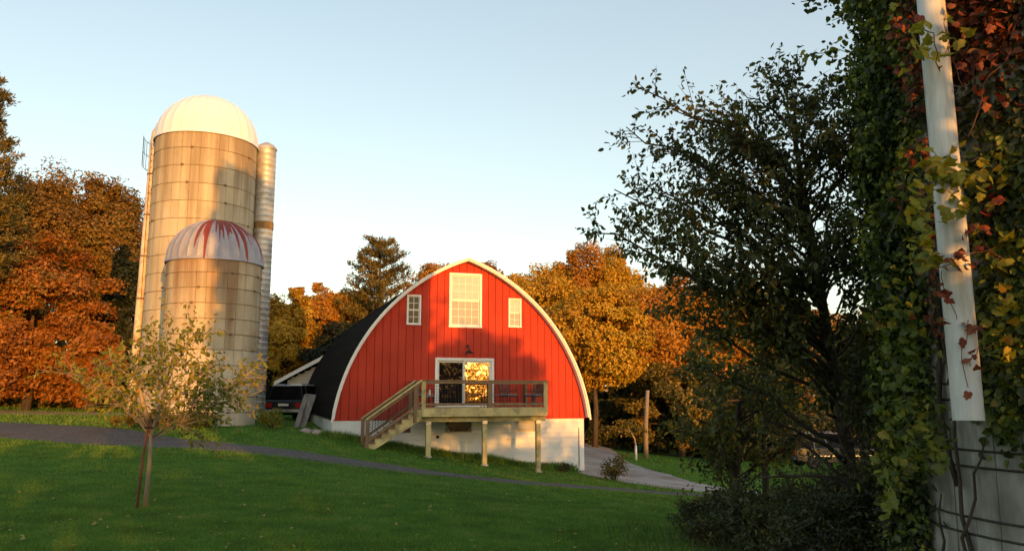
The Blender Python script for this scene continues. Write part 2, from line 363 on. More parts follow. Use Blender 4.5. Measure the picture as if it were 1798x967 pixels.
# foliage colours
L = {}
L['gold'] = leafmat('golden_leaves', [(.1,(.15,.095,.010)),(.4,(.44,.26,.014)),(.7,(.60,.36,.018)),(.95,(.28,.24,.022))], .35)
L['orange'] = leafmat('orange_leaves', [(.1,(.13,.06,.010)),(.4,(.38,.17,.012)),(.7,(.52,.25,.016)),(.95,(.26,.19,.02))], .4)
L['redorange'] = leafmat('red_orange_leaves', [(.1,(.10,.04,.008)),(.4,(.28,.10,.010)),(.7,(.38,.15,.012)),(.95,(.15,.12,.015))], .5)
L['rust'] = leafmat('rust_leaves', [(.1,(.06,.04,.010)),(.4,(.19,.10,.012)),(.7,(.28,.16,.016)),(.95,(.11,.11,.016))], .5)
L['olive'] = leafmat('olive_leaves', [(.1,(.04,.04,.009)),(.4,(.11,.10,.014)),(.7,(.20,.15,.018)),(.95,(.32,.20,.022))], .4)
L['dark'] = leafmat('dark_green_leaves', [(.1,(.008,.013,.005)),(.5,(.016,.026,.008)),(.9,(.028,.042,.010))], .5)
L['pine'] = leafmat('pine_needles', [(.1,(.035,.036,.010)),(.5,(.10,.085,.018)),(.9,(.20,.14,.022))], .6, transl=.15)
L['near'] = leafmat('near_tree_leaves', [(.05,(.026,.034,.008)),(.5,(.060,.074,.012)),(.85,(.10,.11,.016)),(1,(.24,.16,.02))], .9, transl=.3, gloss=.03)
L['mid'] = leafmat('mixed_green_yellow_leaves', [(.05,(.026,.034,.008)),(.45,(.075,.088,.012)),(.75,(.19,.17,.018)),(1,(.48,.30,.02))], 1.2)
L['vine'] = leafmat('vine_green_leaves', [(.05,(.018,.028,.007)),(.40,(.045,.070,.011)),(.70,(.13,.17,.018)),(.95,(.40,.36,.03))], 1.9, gloss=.03)
L['vine_y'] = leafmat('vine_yellow_leaves', [(.1,(.10,.14,.015)),(.5,(.26,.25,.02)),(.85,(.42,.31,.025)),(1,(.46,.22,.025))], 2)
L['vine_r'] = leafmat('vine_red_leaves', [(.1,(.05,.025,.012)),(.5,(.14,.04,.016)),(.85,(.32,.075,.02)),(1,(.16,.12,.02))], 2)
L['sap'] = leafmat('sapling_leaves', [(.05,(.06,.085,.012)),(.4,(.14,.18,.020)),(.7,(.26,.25,.025)),(1,(.40,.24,.025))], 1.5)
L['grass'] = leafmat('grass_blades', [(.1,(.085,.10,.022)),(.3,(.070,.155,.018)),(.55,(.110,.235,.025)),(.85,(.17,.29,.035)),(1,(.28,.26,.06))], 1.6, transl=.3, gloss=.02)
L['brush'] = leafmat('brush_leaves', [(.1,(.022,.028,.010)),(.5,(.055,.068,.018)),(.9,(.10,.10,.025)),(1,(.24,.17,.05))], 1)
L['hedge'] = leafmat('backlit_hedge_leaves', [(.1,(.30,.18,.02)),(.5,(.60,.40,.04)),(.9,(.75,.52,.05))], .8, transl=.65)
L['fallen'] = leafmat('fallen_leaf', [(.1,(.30,.22,.06)),(.6,(.45,.36,.10)),(1,(.5,.30,.08))], 2)

# ------------------------------------------------------------------ foliage
def rs(seed): return np.random.RandomState(seed)
def unit(v): return v/(np.linalg.norm(v, axis=-1, keepdims=True)+1e-9)
def leaf_arrays(P, nrm, dirn, ln, wd, shape='quad', fold=.25):
    """P base points, nrm leaf normals, dirn leaf axis, ln/wd sizes -> verts, faces(quads)"""
    n = len(P); dirn = unit(dirn); s = unit(np.cross(nrm, dirn)); nn = np.cross(dirn, s)
    ln = ln[:, None]; wd = wd[:, None]
    if shape == 'tri':
        V = np.stack([P-s*wd*.62, P+s*wd*.62, P+dirn*ln*1.15], 1)
        return V.reshape(-1, 3), np.arange(n)[:, None]*3+np.array([[0,1,2]])
    if shape == 'quad':
        V = np.stack([P, P+dirn*ln*.45+s*wd*.5+nn*wd*fold*.3, P+dirn*ln, P+dirn*ln*.45-s*wd*.5+nn*wd*fold*.3], 1)
        Fq = np.arange(n)[:, None]*4+np.array([[0,1,2,3]])
        return V.reshape(-1, 3), Fq
    V = np.stack([P, P+dirn*ln*.22+s*wd*.40+nn*wd*fold, P+dirn*ln*.62+s*wd*.42+nn*wd*fold, P+dirn*ln-nn*wd*.15,
                  P+dirn*ln*.62-s*wd*.42+nn*wd*fold, P+dirn*ln*.22-s*wd*.40+nn*wd*fold], 1)
    b = np.arange(n)[:, None]*6
    Fq = np.concatenate([b+np.array([[0,1,2,3]]), b+np.array([[0,3,4,5]])], 0)
    return V.reshape(-1, 3), Fq
def crown_points(r, c, rad, nclump, per, rc=.22, shell=.55, squash=.6, bump=.28, boxy=0):
    c = np.array(c); rad = np.array(rad)
    d = unit(r.normal(size=(nclump, 3)))
    if boxy: d = d/(np.abs(d)**boxy).sum(1, keepdims=True)**(1/boxy)
    # uneven outline: a few random lobes swell or shrink the ellipsoid
    lobes = unit(r.normal(size=(9, 3))); amp = r.uniform(-bump, bump, 9)
    k = 1+(np.clip(d@lobes.T, 0, 1)**3 @ amp)
    q = shell+(1-shell)*r.rand(nclump)**.6
    cc = d*k[:, None]*q[:, None]
    P = np.repeat(cc, per, 0); dd = np.repeat(d, per, 0)
    sz = np.repeat(r.uniform(.6, 1.25, nclump), per)[:, None]
    off = np.clip(r.normal(size=P.shape), -1.55, 1.55)*rc*sz; off[:, 2] *= squash
    P = (P+off)*rad+c
    nrm = unit(dd*.5+off/rc*.35+r.normal(size=P.shape)*.6+np.array([0,0,.35]))
    return P, nrm, cc*rad+c
def foliage(name, P, nrm, ln, mat, parent, r, wr=.7, shape='quad', droop=.3, fold=.25):
    n = len(P); t = r.normal(size=(n, 3)); t[:, 2] -= droop
    dirn = unit(t-(t*nrm).sum(1, keepdims=True)*nrm)
    l_ = ln*r.uniform(.65, 1.3, n)
    V, Fq = leaf_arrays(P, nrm, dirn, l_, l_*wr*r.uniform(.8, 1.2, n), shape, fold)
    return np_mesh(name, V, Fq, mat, parent)
def limbs(mb, base, tips, r, r0, thin=.03, n=5, mid=.5):
    base = Vector(base)
    for t in tips:
        t = Vector(t); m = base.lerp(t, mid)+Vector((r.uniform(-.1,.1), r.uniform(-.1,.1), r.uniform(0,.15)))*(t-base).length*.5
        mb.tube([base, m, t], [r0, r0*.55, thin], n)
def tree(name, label, u, vtop, wpx, Y, mat, seed, vbot=None, ncl=150, per=225, leaf=.165, rz=None, rc=.155, trunk_r=.22, group=None, bark='bark',
         ry=None, squash=.6, shell=.40, bump=.42, xyz=None, cat='tree', boxy=0, shape='tri'):
    r = rs(seed)
    if xyz is None:
        top = at(u, vtop, Y); x = top.x; g = gz(x, Y)
        zb = at(u, vbot, Y).z if vbot else g+(top.z-g)*.25
        rx = wpx/2/F*Y; c = (x, Y, (top.z+zb)/2); rad = (rx, ry or rx*.9, (top.z-zb)/2)
    else:
        c, rad = xyz; x, Y = c[0], c[1]; g = gz(x, Y); rx = rad[0]
    t = thing(name, label, cat, (x, Y, g), 0, group)
    rad = tuple(a*.86 for a in rad)
    if xyz is None and ncl > 100: ncl, per, rc = int(ncl*.55), int(per*1.75), rc*.95
    P, nrm, cc = crown_points(r, (0, 0, c[2]-g), rad, ncl, per, rc, shell, squash, bump, boxy)
    keep = P[:, 2] > .02
    foliage('crown', P[keep], nrm[keep], leaf, mat, t, r, .7, shape)
    mb = MB(); h = c[2]-g
    mb.tube([(0,0,-.2),(rx*.03,0,h*.35),(-rx*.02,0,h*.8),(0,0,h+rad[2]*.5)], [trunk_r*1.25, trunk_r, trunk_r*.7, trunk_r*.2], 8)
    tips = cc[r.choice(len(cc), min(16, len(cc)), False)]
    limbs(mb, (0,0,h*.55), tips, r, trunk_r*.45)
    mb.build('trunk', M[bark], t, True)
    return t
def pine(name, label, u, vtop, wpx, Y, seed, mat='pine', g0=None, pw=.55, vlow=None, n_whorl=16, dens=1.0, ang=.35, group=None):
    r = rs(seed); top = at(u, vtop, Y); x = top.x; g = gz(x, Y); H = top.z-g; rx = wpx/2/F*Y
    t = thing(name, label, 'tree', (x, Y, g), 0, group)
    mb = MB(); mb.tube([(0,0,-.2),(0,0,H*.5),(.05,0,H*.97)], [.28,.18,.04], 8)
    z0 = (at(u, vlow, Y).z-g)/H if vlow else .15
    PP, DD = [], []
    for k in range(n_whorl):
        f = z0+(1-z0)*(k+.5)/n_whorl; z = H*f
        ln = rx*(1.15*(1-f)/(1-z0))**pw*r.uniform(.75, 1.1)+.15
        for j in range(6):
            a = 2*math.pi*(j/6)+k*1.3+r.uniform(-.4, .4); l_ = ln*r.uniform(.55, 1.1)
            tip = np.array([math.cos(a)*l_, math.sin(a)*l_, z+l_*ang+r.uniform(-.2,.3)])
            base = np.array([0, 0, z-.1*l_]); mb.tube([base, (base+tip)/2+np.array([0,0,-.06*l_]), tip], [.05,.035,.012], 4)
            m = int(26*dens*(.4+l_/max(rx, .1)))
            s = r.uniform(.18, 1.05, m)[:, None]
            cpt = base+(tip-base)*s+r.normal(size=(m, 3))*np.array([.16,.16,.07])*(.5+l_*.35)
            for q in range(14):
                PP.append(cpt+r.normal(size=(m, 3))*.09)
                DD.append(unit(r.normal(size=(m, 3))*.7+(tip-base)/np.linalg.norm(tip-base)*.6+np.array([0,0,.35])))
    P = np.concatenate(PP); D = np.concatenate(DD); nrm = unit(np.cross(D, r.normal(size=D.shape)))
    ln = r.uniform(.16, .32, len(P)); V, Fq = leaf_arrays(P, nrm, D, ln, ln*.30)
    np_mesh('crown', V, Fq, L[mat], t)
    mb.build('trunk', M['bark'], t, True)
    return t


# ------------------------------------------------------------------ ground
def grid(name, xs, ys, mat, dz=0, hole=None):
    X, Y = np.meshgrid(xs, ys); Z = gzs(X, Y)+dz
    if hole is not None:
        Z = Z-np.where((X > hole[0]+.01) & (X < hole[1]-.01) & (Y > hole[2]+.01) & (Y < hole[3]-.01), .6, 0)
    V = np.stack([X, Y, Z], -1).reshape(-1, 3); nx, ny = len(xs), len(ys)
    i = (np.arange(ny-1)[:, None]*nx+np.arange(nx-1)[None]).ravel()
    return np_mesh(name, V, np.stack([i, i+1, i+nx+1, i+nx], 1), mat, smooth=True)
xs = np.concatenate([[-900,-500,-250,-120,-80], np.arange(-56,-28,2.), np.arange(-28,18,.4), np.arange(18,56,2.), [60,80,120,250,500,900]])
ys = np.concatenate([[-500,-200,-90,-50], np.arange(-30,0,2.), np.arange(0,50,.4), np.arange(50,80,2.), [80,100,150,300,600,1200]])
kind(grid('lawn_ground', xs, ys, M['lawn']), 'structure')
def strip(name, pts, mat, dz):
    # smooth centre line with widths, draped on the ground
    P = np.array(pts, float); n = len(P); t = np.linspace(0, n-1, n*14)
    Q = np.zeros((len(t), 3))
    for i, tt in enumerate(t):
        k = min(int(tt), n-2); f = tt-k; p0, p1, p2, p3 = P[max(k-1,0)], P[k], P[k+1], P[min(k+2,n-1)]
        Q[i] = .5*((2*p1)+(-p0+p2)*f+(2*p0-5*p1+4*p2-p3)*f*f+(-p0+3*p1-3*p2+p3)*f**3)
    d = np.gradient(Q[:, :2], axis=0); d /= np.linalg.norm(d, axis=1, keepdims=True)+1e-9; nn = np.c_[-d[:, 1], d[:, 0]]
    rr = rs(int(abs(P[0,0])*10)); wob = np.interp(np.arange(len(t)), np.arange(0, len(t), 3), rr.uniform(-.10,.10,len(np.arange(0,len(t),3))))
    wob2 = np.interp(np.arange(len(t)), np.arange(0, len(t), 2), rr.uniform(-.10,.10,len(np.arange(0,len(t),2))))
    m = 13; off = np.linspace(-.5, .5, m)
    W = off[None]*(Q[:, 2:3])+np.where(off < 0, -1, 1)[None]*np.abs(off*2)[None]**4*wob[:, None]+off[None]*wob2[:, None]
    X = Q[:, 0:1]+nn[:, 0:1]*W; Y = Q[:, 1:2]+nn[:, 1:2]*W
    Z = gzs(X, Y)+dz*(1-np.abs(off*2)[None]**8*1.6)
    V = np.stack([X, Y, Z], -1).reshape(-1, 3); i = (np.arange(len(t)-1)[:, None]*m+np.arange(m-1)[None]).ravel()
    return kind(np_mesh(name, V, np.stack([i, i+m, i+m+1, i+1], 1), mat, smooth=True), 'structure')
GD = [(-60,44,10),(-45,40,9.5),(-28,34.0,6.5),(-17,29.6,4.2),(-12.2,26.2,3.0),(-6.3,22.7,2.3),(-3,22.1,2.5),(0,22.9,2.1),(2.3,24.1,1.9),(6,25.6,1.9),(9,26.2,2.2),(14,25.6,2.5),(22,24,3)]
strip('gravel_drive', GD, M['gravel'], .030)
strip('dirt_track', [(-60,52,5),(-40,47,5),(-26,43,4.2),(-19,42.5,2.6),(-15,43,1.2)], M['dirt'], .026)
strip('concrete_drive', [(4.5,56,5),(3.8,46,5),(3.6,40,5),(4.3,36,5.6),(5.3,32.6,4.8),(6.9,29.8,3.6),(9,27.8,3.3),(13,27,3.4),(22,27,3.4),(34,28,3.4)], M['drive'], .046)

# ------------------------------------------------------------------ barn (own frame: x along the front, y into the depth)
BY = R(18); BO = Vector((-.2222*30.5, 30.5, 0)); BW = 10.39; HW = BW/2; BZ = .62; BH = 6.33; BD = 18.5
Bc, Bs = math.cos(BY), math.sin(BY)
def wl(u, v, off=0.0):
    """photo pixel -> (local x, world z) on the plane local y = off of the barn"""
    a, b = ray(u, v)          # point = t*(a,1,b)+(0,0,EYE); local y = -(X-ox)*s+(Y-oy)*c
    t = (off + (-BO.x*Bs+BO.y*Bc))/(-a*Bs+Bc)
    X, Y = a*t, t
    return (X-BO.x)*Bc+(Y-BO.y)*Bs, EYE+b*t
def bw(x, y): return BO.x+x*Bc-y*Bs, BO.y+x*Bs+y*Bc       # barn frame -> world
_f = 1.16; _c = math.hypot(HW, BH); AR = (_c*_c/4+_f*_f)/(2*_f)
_nx, _nz = -BH/_c, HW/_c; ACX = HW/2-_nx*(AR-_f); ACZ = BH/2-_nz*(AR-_f)
def arch(s, inset=0):
    s = min(s, BW-s); d = (AR-inset)**2-(s-ACX)**2
    return ACZ+math.sqrt(max(d, 0))
def arc_pts(n, r_add=0, side=0):
    a0 = math.atan2(0-ACZ, 0-ACX); a1 = math.atan2(BH-ACZ, HW-ACX)
    if a0 < 0: a0 += 2*math.pi
    out = []
    for k in range(n+1):
        a = a0+(a1-a0)*k/n; x = ACX+math.cos(a)*(AR+r_add); z = ACZ+math.sin(a)*(AR+r_add)
        out.append((x if side == 0 else BW-x, z))
    return out
barn = thing('arched_barn', 'red gothic-arched barn with a black roof and a white block foundation', 'barn', (BO.x, BO.y, 0), BY)
# window and door openings (pixel boxes of the outer frames)
def box_px(u0, v0, u1, v1, off=0):
    x0, z1 = wl(u0, v0, off); x1, _ = wl(u1, v0, off); _, z0 = wl(u0, v1, off); return x0, x1, z0, z1
W_big = box_px(789, 478.5, 846, 574.5); W_l = box_px(714.5, 517, 739.5, 570); W_r = box_px(892.5, 523.5, 915, 574.5); D_s = box_px(764, 627.5, 867, 716)
OPN = [W_big, W_l, W_r, D_s]
PW = BW/34
for k in range(34):
    a, b = k*PW+.009, (k+1)*PW-.009
    if k == 0: a = .03
    if k == 33: b = BW-.03
    cuts = sorted({a, b}|{c for o in OPN for c in (o[0]+.01, o[1]-.01) if a < c < b}|({HW} if a < HW < b else set()))
    pieces = {}
    for p, q in zip(cuts, cuts[1:]):
        if q-p < .004: continue
        def P_(key): return pieces.setdefault(key, MB())
        m = (p+q)/2; lo = BZ-.05; segs = []
        for o in sorted([o for o in OPN if o[0] < m < o[1]], key=lambda o: o[2]):
            segs.append((lo, o[2]+.01)); lo = o[3]-.01
        zt0, zt1 = BZ+arch(p)-.02, BZ+arch(q)-.02
        nseg = len(segs)
        for s0, s1 in segs: P_(('seg', round(p, 4), round(s0, 3))).prism([(p, s0), (q, s0), (q, s1), (p, s1)], 0, .05)
        P_(('top', round(p, 4) if nseg or len(cuts) > 2 and not (a < HW < b) else 0)).prism([(p, lo), (q, lo), (q, max(zt1, lo+.01)), (p, max(zt0, lo+.01))], 0, .05)
    for mb in pieces.values(): mb.build('siding_panel', M['red'], barn)
poly = [(x, BZ+z-.03) for x, z in arc_pts(20)]+[(x, BZ+z-.03) for x, z in reversed(arc_pts(20, 0, 1))][1:]
MB().prism(poly[::-1], .16, .24).build('wall_sheathing', M['red'], barn); MB().prism(poly[::-1], BD-.1, BD).build('back_wall', M['red'], barn)
# roof shell
mb = MB()
A0, A1 = arc_pts(26, 0), arc_pts(26, .07)
for side in (0, 1):
    In, Ou = arc_pts(26, .0, side), arc_pts(26, .055, side)
    for k in range(26):
        i = len(mb.v)
        for y in (-.30, BD+.2):
            for p in (In[k], In[k+1], Ou[k+1], Ou[k]): mb.v.append((p[0], y, BZ+p[1]))
        for f in ((0,1,2,3),(7,6,5,4),(3,2,6,7),(1,0,4,5),(0,3,7,4),(2,1,5,6)): mb.f.append(tuple(i+j for j in f))
mb.build('roof', M['shingle'], barn)
# shingle courses laid over the shell, one strip each
for side in (0, 1):
    Ou = arc_pts(40, .058, side); Ot = arc_pts(40, .066, side)
    for k in range(40):
        mb = MB(); i = 0; a, b = Ot[k], Ou[min(k+1, 40)]; c = Ou[k]
        for y in (-.31, BD+.21): 
            for p in (c, a, b): mb.v.append((p[0], y, BZ+p[1]))
        mb.f = [(0,1,2),(5,4,3),(1,4,5,2),(0,3,4,1),(0,2,5,3)]
        mb.build('shingle_course', M['shingle'], barn)
for side in (0, 1):
    In, Ou = arc_pts(26, .0, side), arc_pts(26, .070, side); mb = MB()
    if side == 0: In[0] = (In[0][0], In[0][1]-.1); Ou[0] = (Ou[0][0], Ou[0][1]-.1)
    else: In[0] = (In[0][0], In[0][1]-.1); Ou[0] = (Ou[0][0], Ou[0][1]-.1)
    for k in range(26):
        i = len(mb.v)
        for y in (-.345, -.303):
            for p in (In[k], In[k+1], Ou[k+1], Ou[k]): mb.v.append((p[0], y, BZ+p[1]))
        for f in ((0,1,2,3),(7,6,5,4),(3,2,6,7),(1,0,4,5)): mb.f.append(tuple(i+j for j in f))
    mb.f.append((0,3,7,4)); mb.build('fascia', M['white'], barn)
# soffit under the front overhang
for side in (0, 1):
    In, Ou = arc_pts(26, -.055, side), arc_pts(26, -.002, side); mb = MB()
    for k in range(26):
        i = len(mb.v)
        for y in (-.302, -.012):
            for p in (In[k], In[k+1], Ou[k+1], Ou[k]): mb.v.append((p[0], y, BZ+p[1]))
        for f in ((0,1,2,3),(7,6,5,4),(3,2,6,7),(1,0,4,5)): mb.f.append(tuple(i+j for j in f))
    mb.build('soffit', M['white'], barn)
# foundation with three window recesses
FN = [box_px(697, 738, 722, 760, .02), box_px(782, 736, 828, 759, .02), box_px(902.5, 738.5, 947, 757.5, .02)]
mb = MB(); lo = -3.2; a = 0.02
for x0, x1, z0, z1 in FN:
    mb.prism([(a, lo), (x0, lo), (x0, BZ-.05), (a, BZ-.05)], .02, .30)
    mb.prism([(x0, lo), (x1, lo), (x1, z0), (x0, z0)], .02, .30)
    if z1 < BZ-.06: mb.prism([(x0, z1), (x1, z1), (x1, BZ-.05), (x0, BZ-.05)], .02, .30)
    a = x1
mb.prism([(a, lo), (BW-.12, lo), (BW-.12, BZ-.05), (a, BZ-.05)], .02, .30)
mb.box((.12, BD/2, (BZ-.05+lo)/2), (.2, BD-.6, BZ-.05-lo)); mb.box((BW-.22, BD/2+.1, (BZ-.05+lo)/2), (.2, BD-.4, BZ-.05-lo))
mb.build('foundation_wall', M['foundation'], barn)
for i, (x0, x1, z0, z1) in enumerate(FN):
    fr = MB(); 
    for bx in ((x0+.02, x1-.02, z0, z0+.05), (x0+.02, x1-.02, z1-.04, z1)):
        fr.box(((bx[0]+bx[1])/2, .16, (bx[2]+bx[3])/2), (bx[1]-bx[0], .08, bx[3]-bx[2]))
    for xx in (x0+.02, x1-.02): fr.box((xx, .162, (z0+z1)/2), (.04, .085, z1-z0))
    f_ = fr.build('basement_window', M['rail'] if i == 0 else M['lumber'], barn)
    MB().box(((x0+x1)/2, .20, (z0+z1)/2), (x1-x0-.04, .02, z1-z0-.05)).build('pane', (M['rubble_red'], M['screen'], M['screen'])[i], f_)
x_, z_ = wl(768, 766, .02); MB().tube([(x_, .05, z_), (x_, -.03, z_), (x_, -.05, z_-.02)], [.05,.05,.065], 10).build('vent', M['black'], barn)
x_, z_ = wl(1016, 750, .02); MB().tube([(x_, 0, z_), (x_, 0, z_-1.55)], .014, 5).build('conduit', M['hoop_dark'], barn)
x_, z_ = wl(1023, 765, .02); MB().box((BW-.1, .1, z_), (.09, .1, .16)).build('meter_box', M['black'], barn)

def dh_window(bx, label, upper=(3,4), lower=(3,4), kind_='glass', lowmat=None, name='window'):
    x0, x1, z0, z1 = bx; wv = x1-x0; h = z1-z0; t = .09 if wv > 1 else .06
    fr = MB()
    fr.box(((x0+x1)/2, -.015, z1-t/2), (wv, .07, t)); fr.box(((x0+x1)/2, -.018, z0+t/2), (wv+.02, .085, t))
    for xx in (x0+t/2, x1-t/2): fr.box((xx, -.0155, (z0+z1)/2), (t, .069, h-2*t))
    win = fr.build(name, M['white'], barn, bevel=.006)
    if label: win['label'] = label
    zm = (z0+z1)/2; s = .045 if wv > 1 else .03
    for half, (nx, ny) in ((1, upper), (0, lower)):
        a, b = x0+t, x1-t; c, d = (zm, z1-t) if half else (z0+t, zm)
        y = .022 if half else .052
        sh = MB()
        sh.box(((a+b)/2, y, d-s/2), (b-a, .028, s)); sh.box(((a+b)/2, y, c+s/2), (b-a, .028, s))
        for xx in (a+s/2, b-s/2): sh.box((xx, y, (c+d)/2), (s, .0278, d-c-2*s))
        sash = sh.build('sash', M['white'], win)
        g = MB()
        for i in range(1, nx): g.box((a+s+(b-a-2*s)*i/nx, y-.006, (c+d)/2), (.022, .012, d-c-2*s))
        for j in range(1, ny): g.box(((a+b)/2, y-.0062, c+s+(d-c-2*s)*j/ny), (b-a-2*s, .0118, .022))
        if nx*ny > 1: g.build('muntin', M['white'], win)
        MB().box(((a+b)/2, y+.012, (c+d)/2), (b-a-2*s, .008, d-c-2*s)).build('pane', M[kind_] if (half or not lowmat) else M[lowmat], win)
    return win
dh_window(W_big, 'large white double-hung window under the barn peak', (4,3), (4,3), 'blind', 'screen', 'large_window')
dh_window(W_l, 'small white window in the shaded left part of the gable', (2,2), (2,2), 'glass')
dh_window(W_r, 'small sunlit white window right of the large one', (2,2), (2,2), 'blind', 'screen')
# sliding door
x0, x1, z0, z1 = D_s; t = .11
fr = MB(); fr.box(((x0+x1)/2, -.012, z1-t/2), (x1-x0, .08, t)); fr.box(((x0+x1)/2, -.02, z0+.03), (x1-x0, .10, .06))
for xx in (x0+t/2, x1-t/2): fr.box((xx, -.0125, (z0+z1)/2), (t, .079, z1-z0-t-.06))
door = fr.build('sliding_door', M['white'], barn, bevel=.006)
zm = x0+(x1-x0)*.49
for a, b, y, mt, nm in ((x0+t, zm+.03, .08, 'glass_dark', 'screen_panel'), (zm-.03, x1-t, .035, 'glass_door', 'door_panel')):
    sh = MB(); s = .075
    sh.box(((a+b)/2, y, z1-t-s/2), (b-a, .035, s)); sh.box(((a+b)/2, y, z0+.06+s/2), (b-a, .035, s))
    for xx in (a+s/2, b-s/2): sh.box((xx, y, (z0+z1)/2), (s, .0345, z1-z0-t-.06-2*s))
    sh.build(nm, M['white'], door); MB().box(((a+b)/2, y+.01, (z0+z1)/2), (b-a-2*s, .01, z1-z0-t-2*s)).build('pane', M[mt], door)
MB().tube([(zm+.05, .0, z0+.95), (zm+.05, -.04, z0+1.0), (zm+.05, -.04, z0+1.2), (zm+.05, 0, z0+1.25)], .012, 6).build('handle', M['hoop_dark'], door)
# gooseneck lamp over the door
lx, lz = wl(820, 618); lamp = thing('gooseneck_lamp', 'small dark gooseneck barn lamp above the sliding door', 'lamp', (*bw(lx, 0), lz), BY)
MB().tube([(0,0,.22),(0,-.03,.22),(0,-.16,.30),(0,-.30,.24),(0,-.34,.10)], .016, 6).build('arm', M['black'], lamp, True)
MB().lathe([(.03,.10),(.05,.06),(.17,-.03),(.19,-.06),(.16,-.05),(.03,.03)], 16, (0,-.34,0)).build('shade', M['black'], lamp, True)
MB().box((0,-.01,.22),(.10,.02,.10)).build('wall_plate', M['black'], lamp)

# ------------------------------------------------------------------ deck
DK = -2.45
deck = thing('wooden_deck', 'raised timber deck with wire railing and stairs on the barn front', 'deck', (BO.x, BO.y, 0), BY)
dx0 = wl(741, 717, DK)[0]; dx1 = wl(961, 717, DK)[0]; dz = wl(850, 715.5, DK)[1]
nb = 16; bw_ = (abs(DK)-.03)/nb
for k in range(nb):
    MB().box(((dx0+dx1)/2, DK+bw_*(k+.5)+.002, dz-.018), (dx1-dx0+.06, bw_-.008, .036)).build('deck_board', M['lumber'], deck)
rim = MB(); xm = dx0+(dx1-dx0)*.24
for a, b in ((dx0, xm-.003), (xm+.003, dx1)):
    MB().box(((a+b)/2, DK+.02, dz-.04-.135), (b-a, .045, .27)).build('rim_board', M['lumber'], deck, bevel=.004)
for xx in (dx0+.022, dx1-.022): MB().box((xx, DK/2+.02, dz-.04-.135), (.044, abs(DK)-.08, .268)).build('rim_board', M['lumber'], deck)
for k in range(1, 11):
    xx = dx0+(dx1-dx0)*k/11; MB().box((xx, DK/2+.02, dz-.04-.12), (.04, abs(DK)-.09, .235)).build('joist', M['lumber'], deck)
zb = dz-.04-.27
bx0 = wl(733, 735, DK+.35)[0]; bx1 = wl(957, 735, DK+.35)[0]
MB().box(((bx0+bx1)/2, DK+.33, zb-.10), (bx1-bx0, .09, .195)).build('beam', M['lumber'], deck, bevel=.004)
for u in (751.5, 850.5, 944.5):
    px = wl(u, 770, DK+.33)[0]; X, Y = bw(px, DK+.33); g = gz(X, Y)
    MB().box((px, DK+.33, (zb-.2+g-.15)/2), (.17, .17, zb-.2-g+.15)).build('post', M['lumber'], deck, bevel=.006)
    MB().box((px, DK+.33, zb-.225), (.185, .19, .11)).build('post_bracket', M['chrome'], deck)
    MB().lathe([(.16,0),(.15,.06),(.0,.06)], 10, (px, DK+.33, g-.01)).build('footing', M['conc_pale'], deck)
zr = wl(850, 667, DK)[1]
rail_x = [dx0+.06, wl(861, 690, DK)[0], dx1-.06]
def rail_post(x, y, z0_, z1_, w_=.10, m='rail'): return MB().box((x, y, (z0_+z1_)/2), (w_, w_, z1_-z0_)).build('rail_post', M[m], deck, bevel=.004)
for k, x in enumerate(rail_x):
    MB().box((x, DK+.05, (dz-.25+zr-.04)/2), (.15 if k != 1 else .16, .10, zr-.04-dz+.25 if k != 1 else zr-.04-dz)).build('rail_post', M['lumber'] if k != 1 else M['rail'], deck, bevel=.004) if k != 1 else rail_post(x, DK+.09, dz, zr-.04, .16)
for y in (DK/2, -.12):
    rail_post(dx0+.06, y, dz, zr-.04); rail_post(dx1-.06, y, dz, zr-.04)
MB().box(((dx0+dx1)/2, DK+.05, zr-.02), (dx1-dx0+.08, .15, .04)).build('top_rail', M['rail'], deck, bevel=.004)
MB().box(((dx0+dx1)/2, DK+.02, zr-.09), (dx1-dx0-.2, .04, .09)).build('top_rail', M['rail'], deck)
for xx in (dx0+.05, dx1-.05):
    if xx < HW*.8: continue
    MB().box((xx, DK/2+.02, zr-.02), (.14, abs(DK)-.22, .04)).build('top_rail', M['rail'], deck)
for xx in (dx0+.05, dx1-.05):
    if xx < 4: MB().box((xx, -.62, zr-.02), (.14, 1.1, .04)).build('top_rail', M['rail'], deck)
MB().box(((dx0+dx1)/2, DK+.06, dz+.13), (dx1-dx0-.2, .04, .09)).build('bottom_rail', M['rail'], deck)
MB().box((dx1-.06, DK/2, dz+.13), (.04, abs(DK)-.4, .09)).build('bottom_rail', M['rail'], deck)
def wire(ax, bx_, y, za, zb_, sk=0.0, nx=None):
    mb = MB(); n = max(2, int(abs(bx_-ax)/.10)); m = max(2, int(abs(zb_-za)/.10)); r_ = .0045
    for i in range(n+1):
        x = ax+(bx_-ax)*i/n; d = sk*(x-ax); mb.beam((x, y, za+d), (x, y, zb_+d), r_*2, r_*2, (0,1,0))
    for j in range(m+1):
        z = za+(zb_-za)*j/m; mb.beam((ax, y-.006, z), (bx_, y-.006, z+sk*(bx_-ax)), r_*2, r_*2)
    return mb
for a, b in zip(rail_x, rail_x[1:]): wire(a+.08, b-.08, DK+.06, dz+.17, zr-.12).build('wire_panel', M['black'], deck)
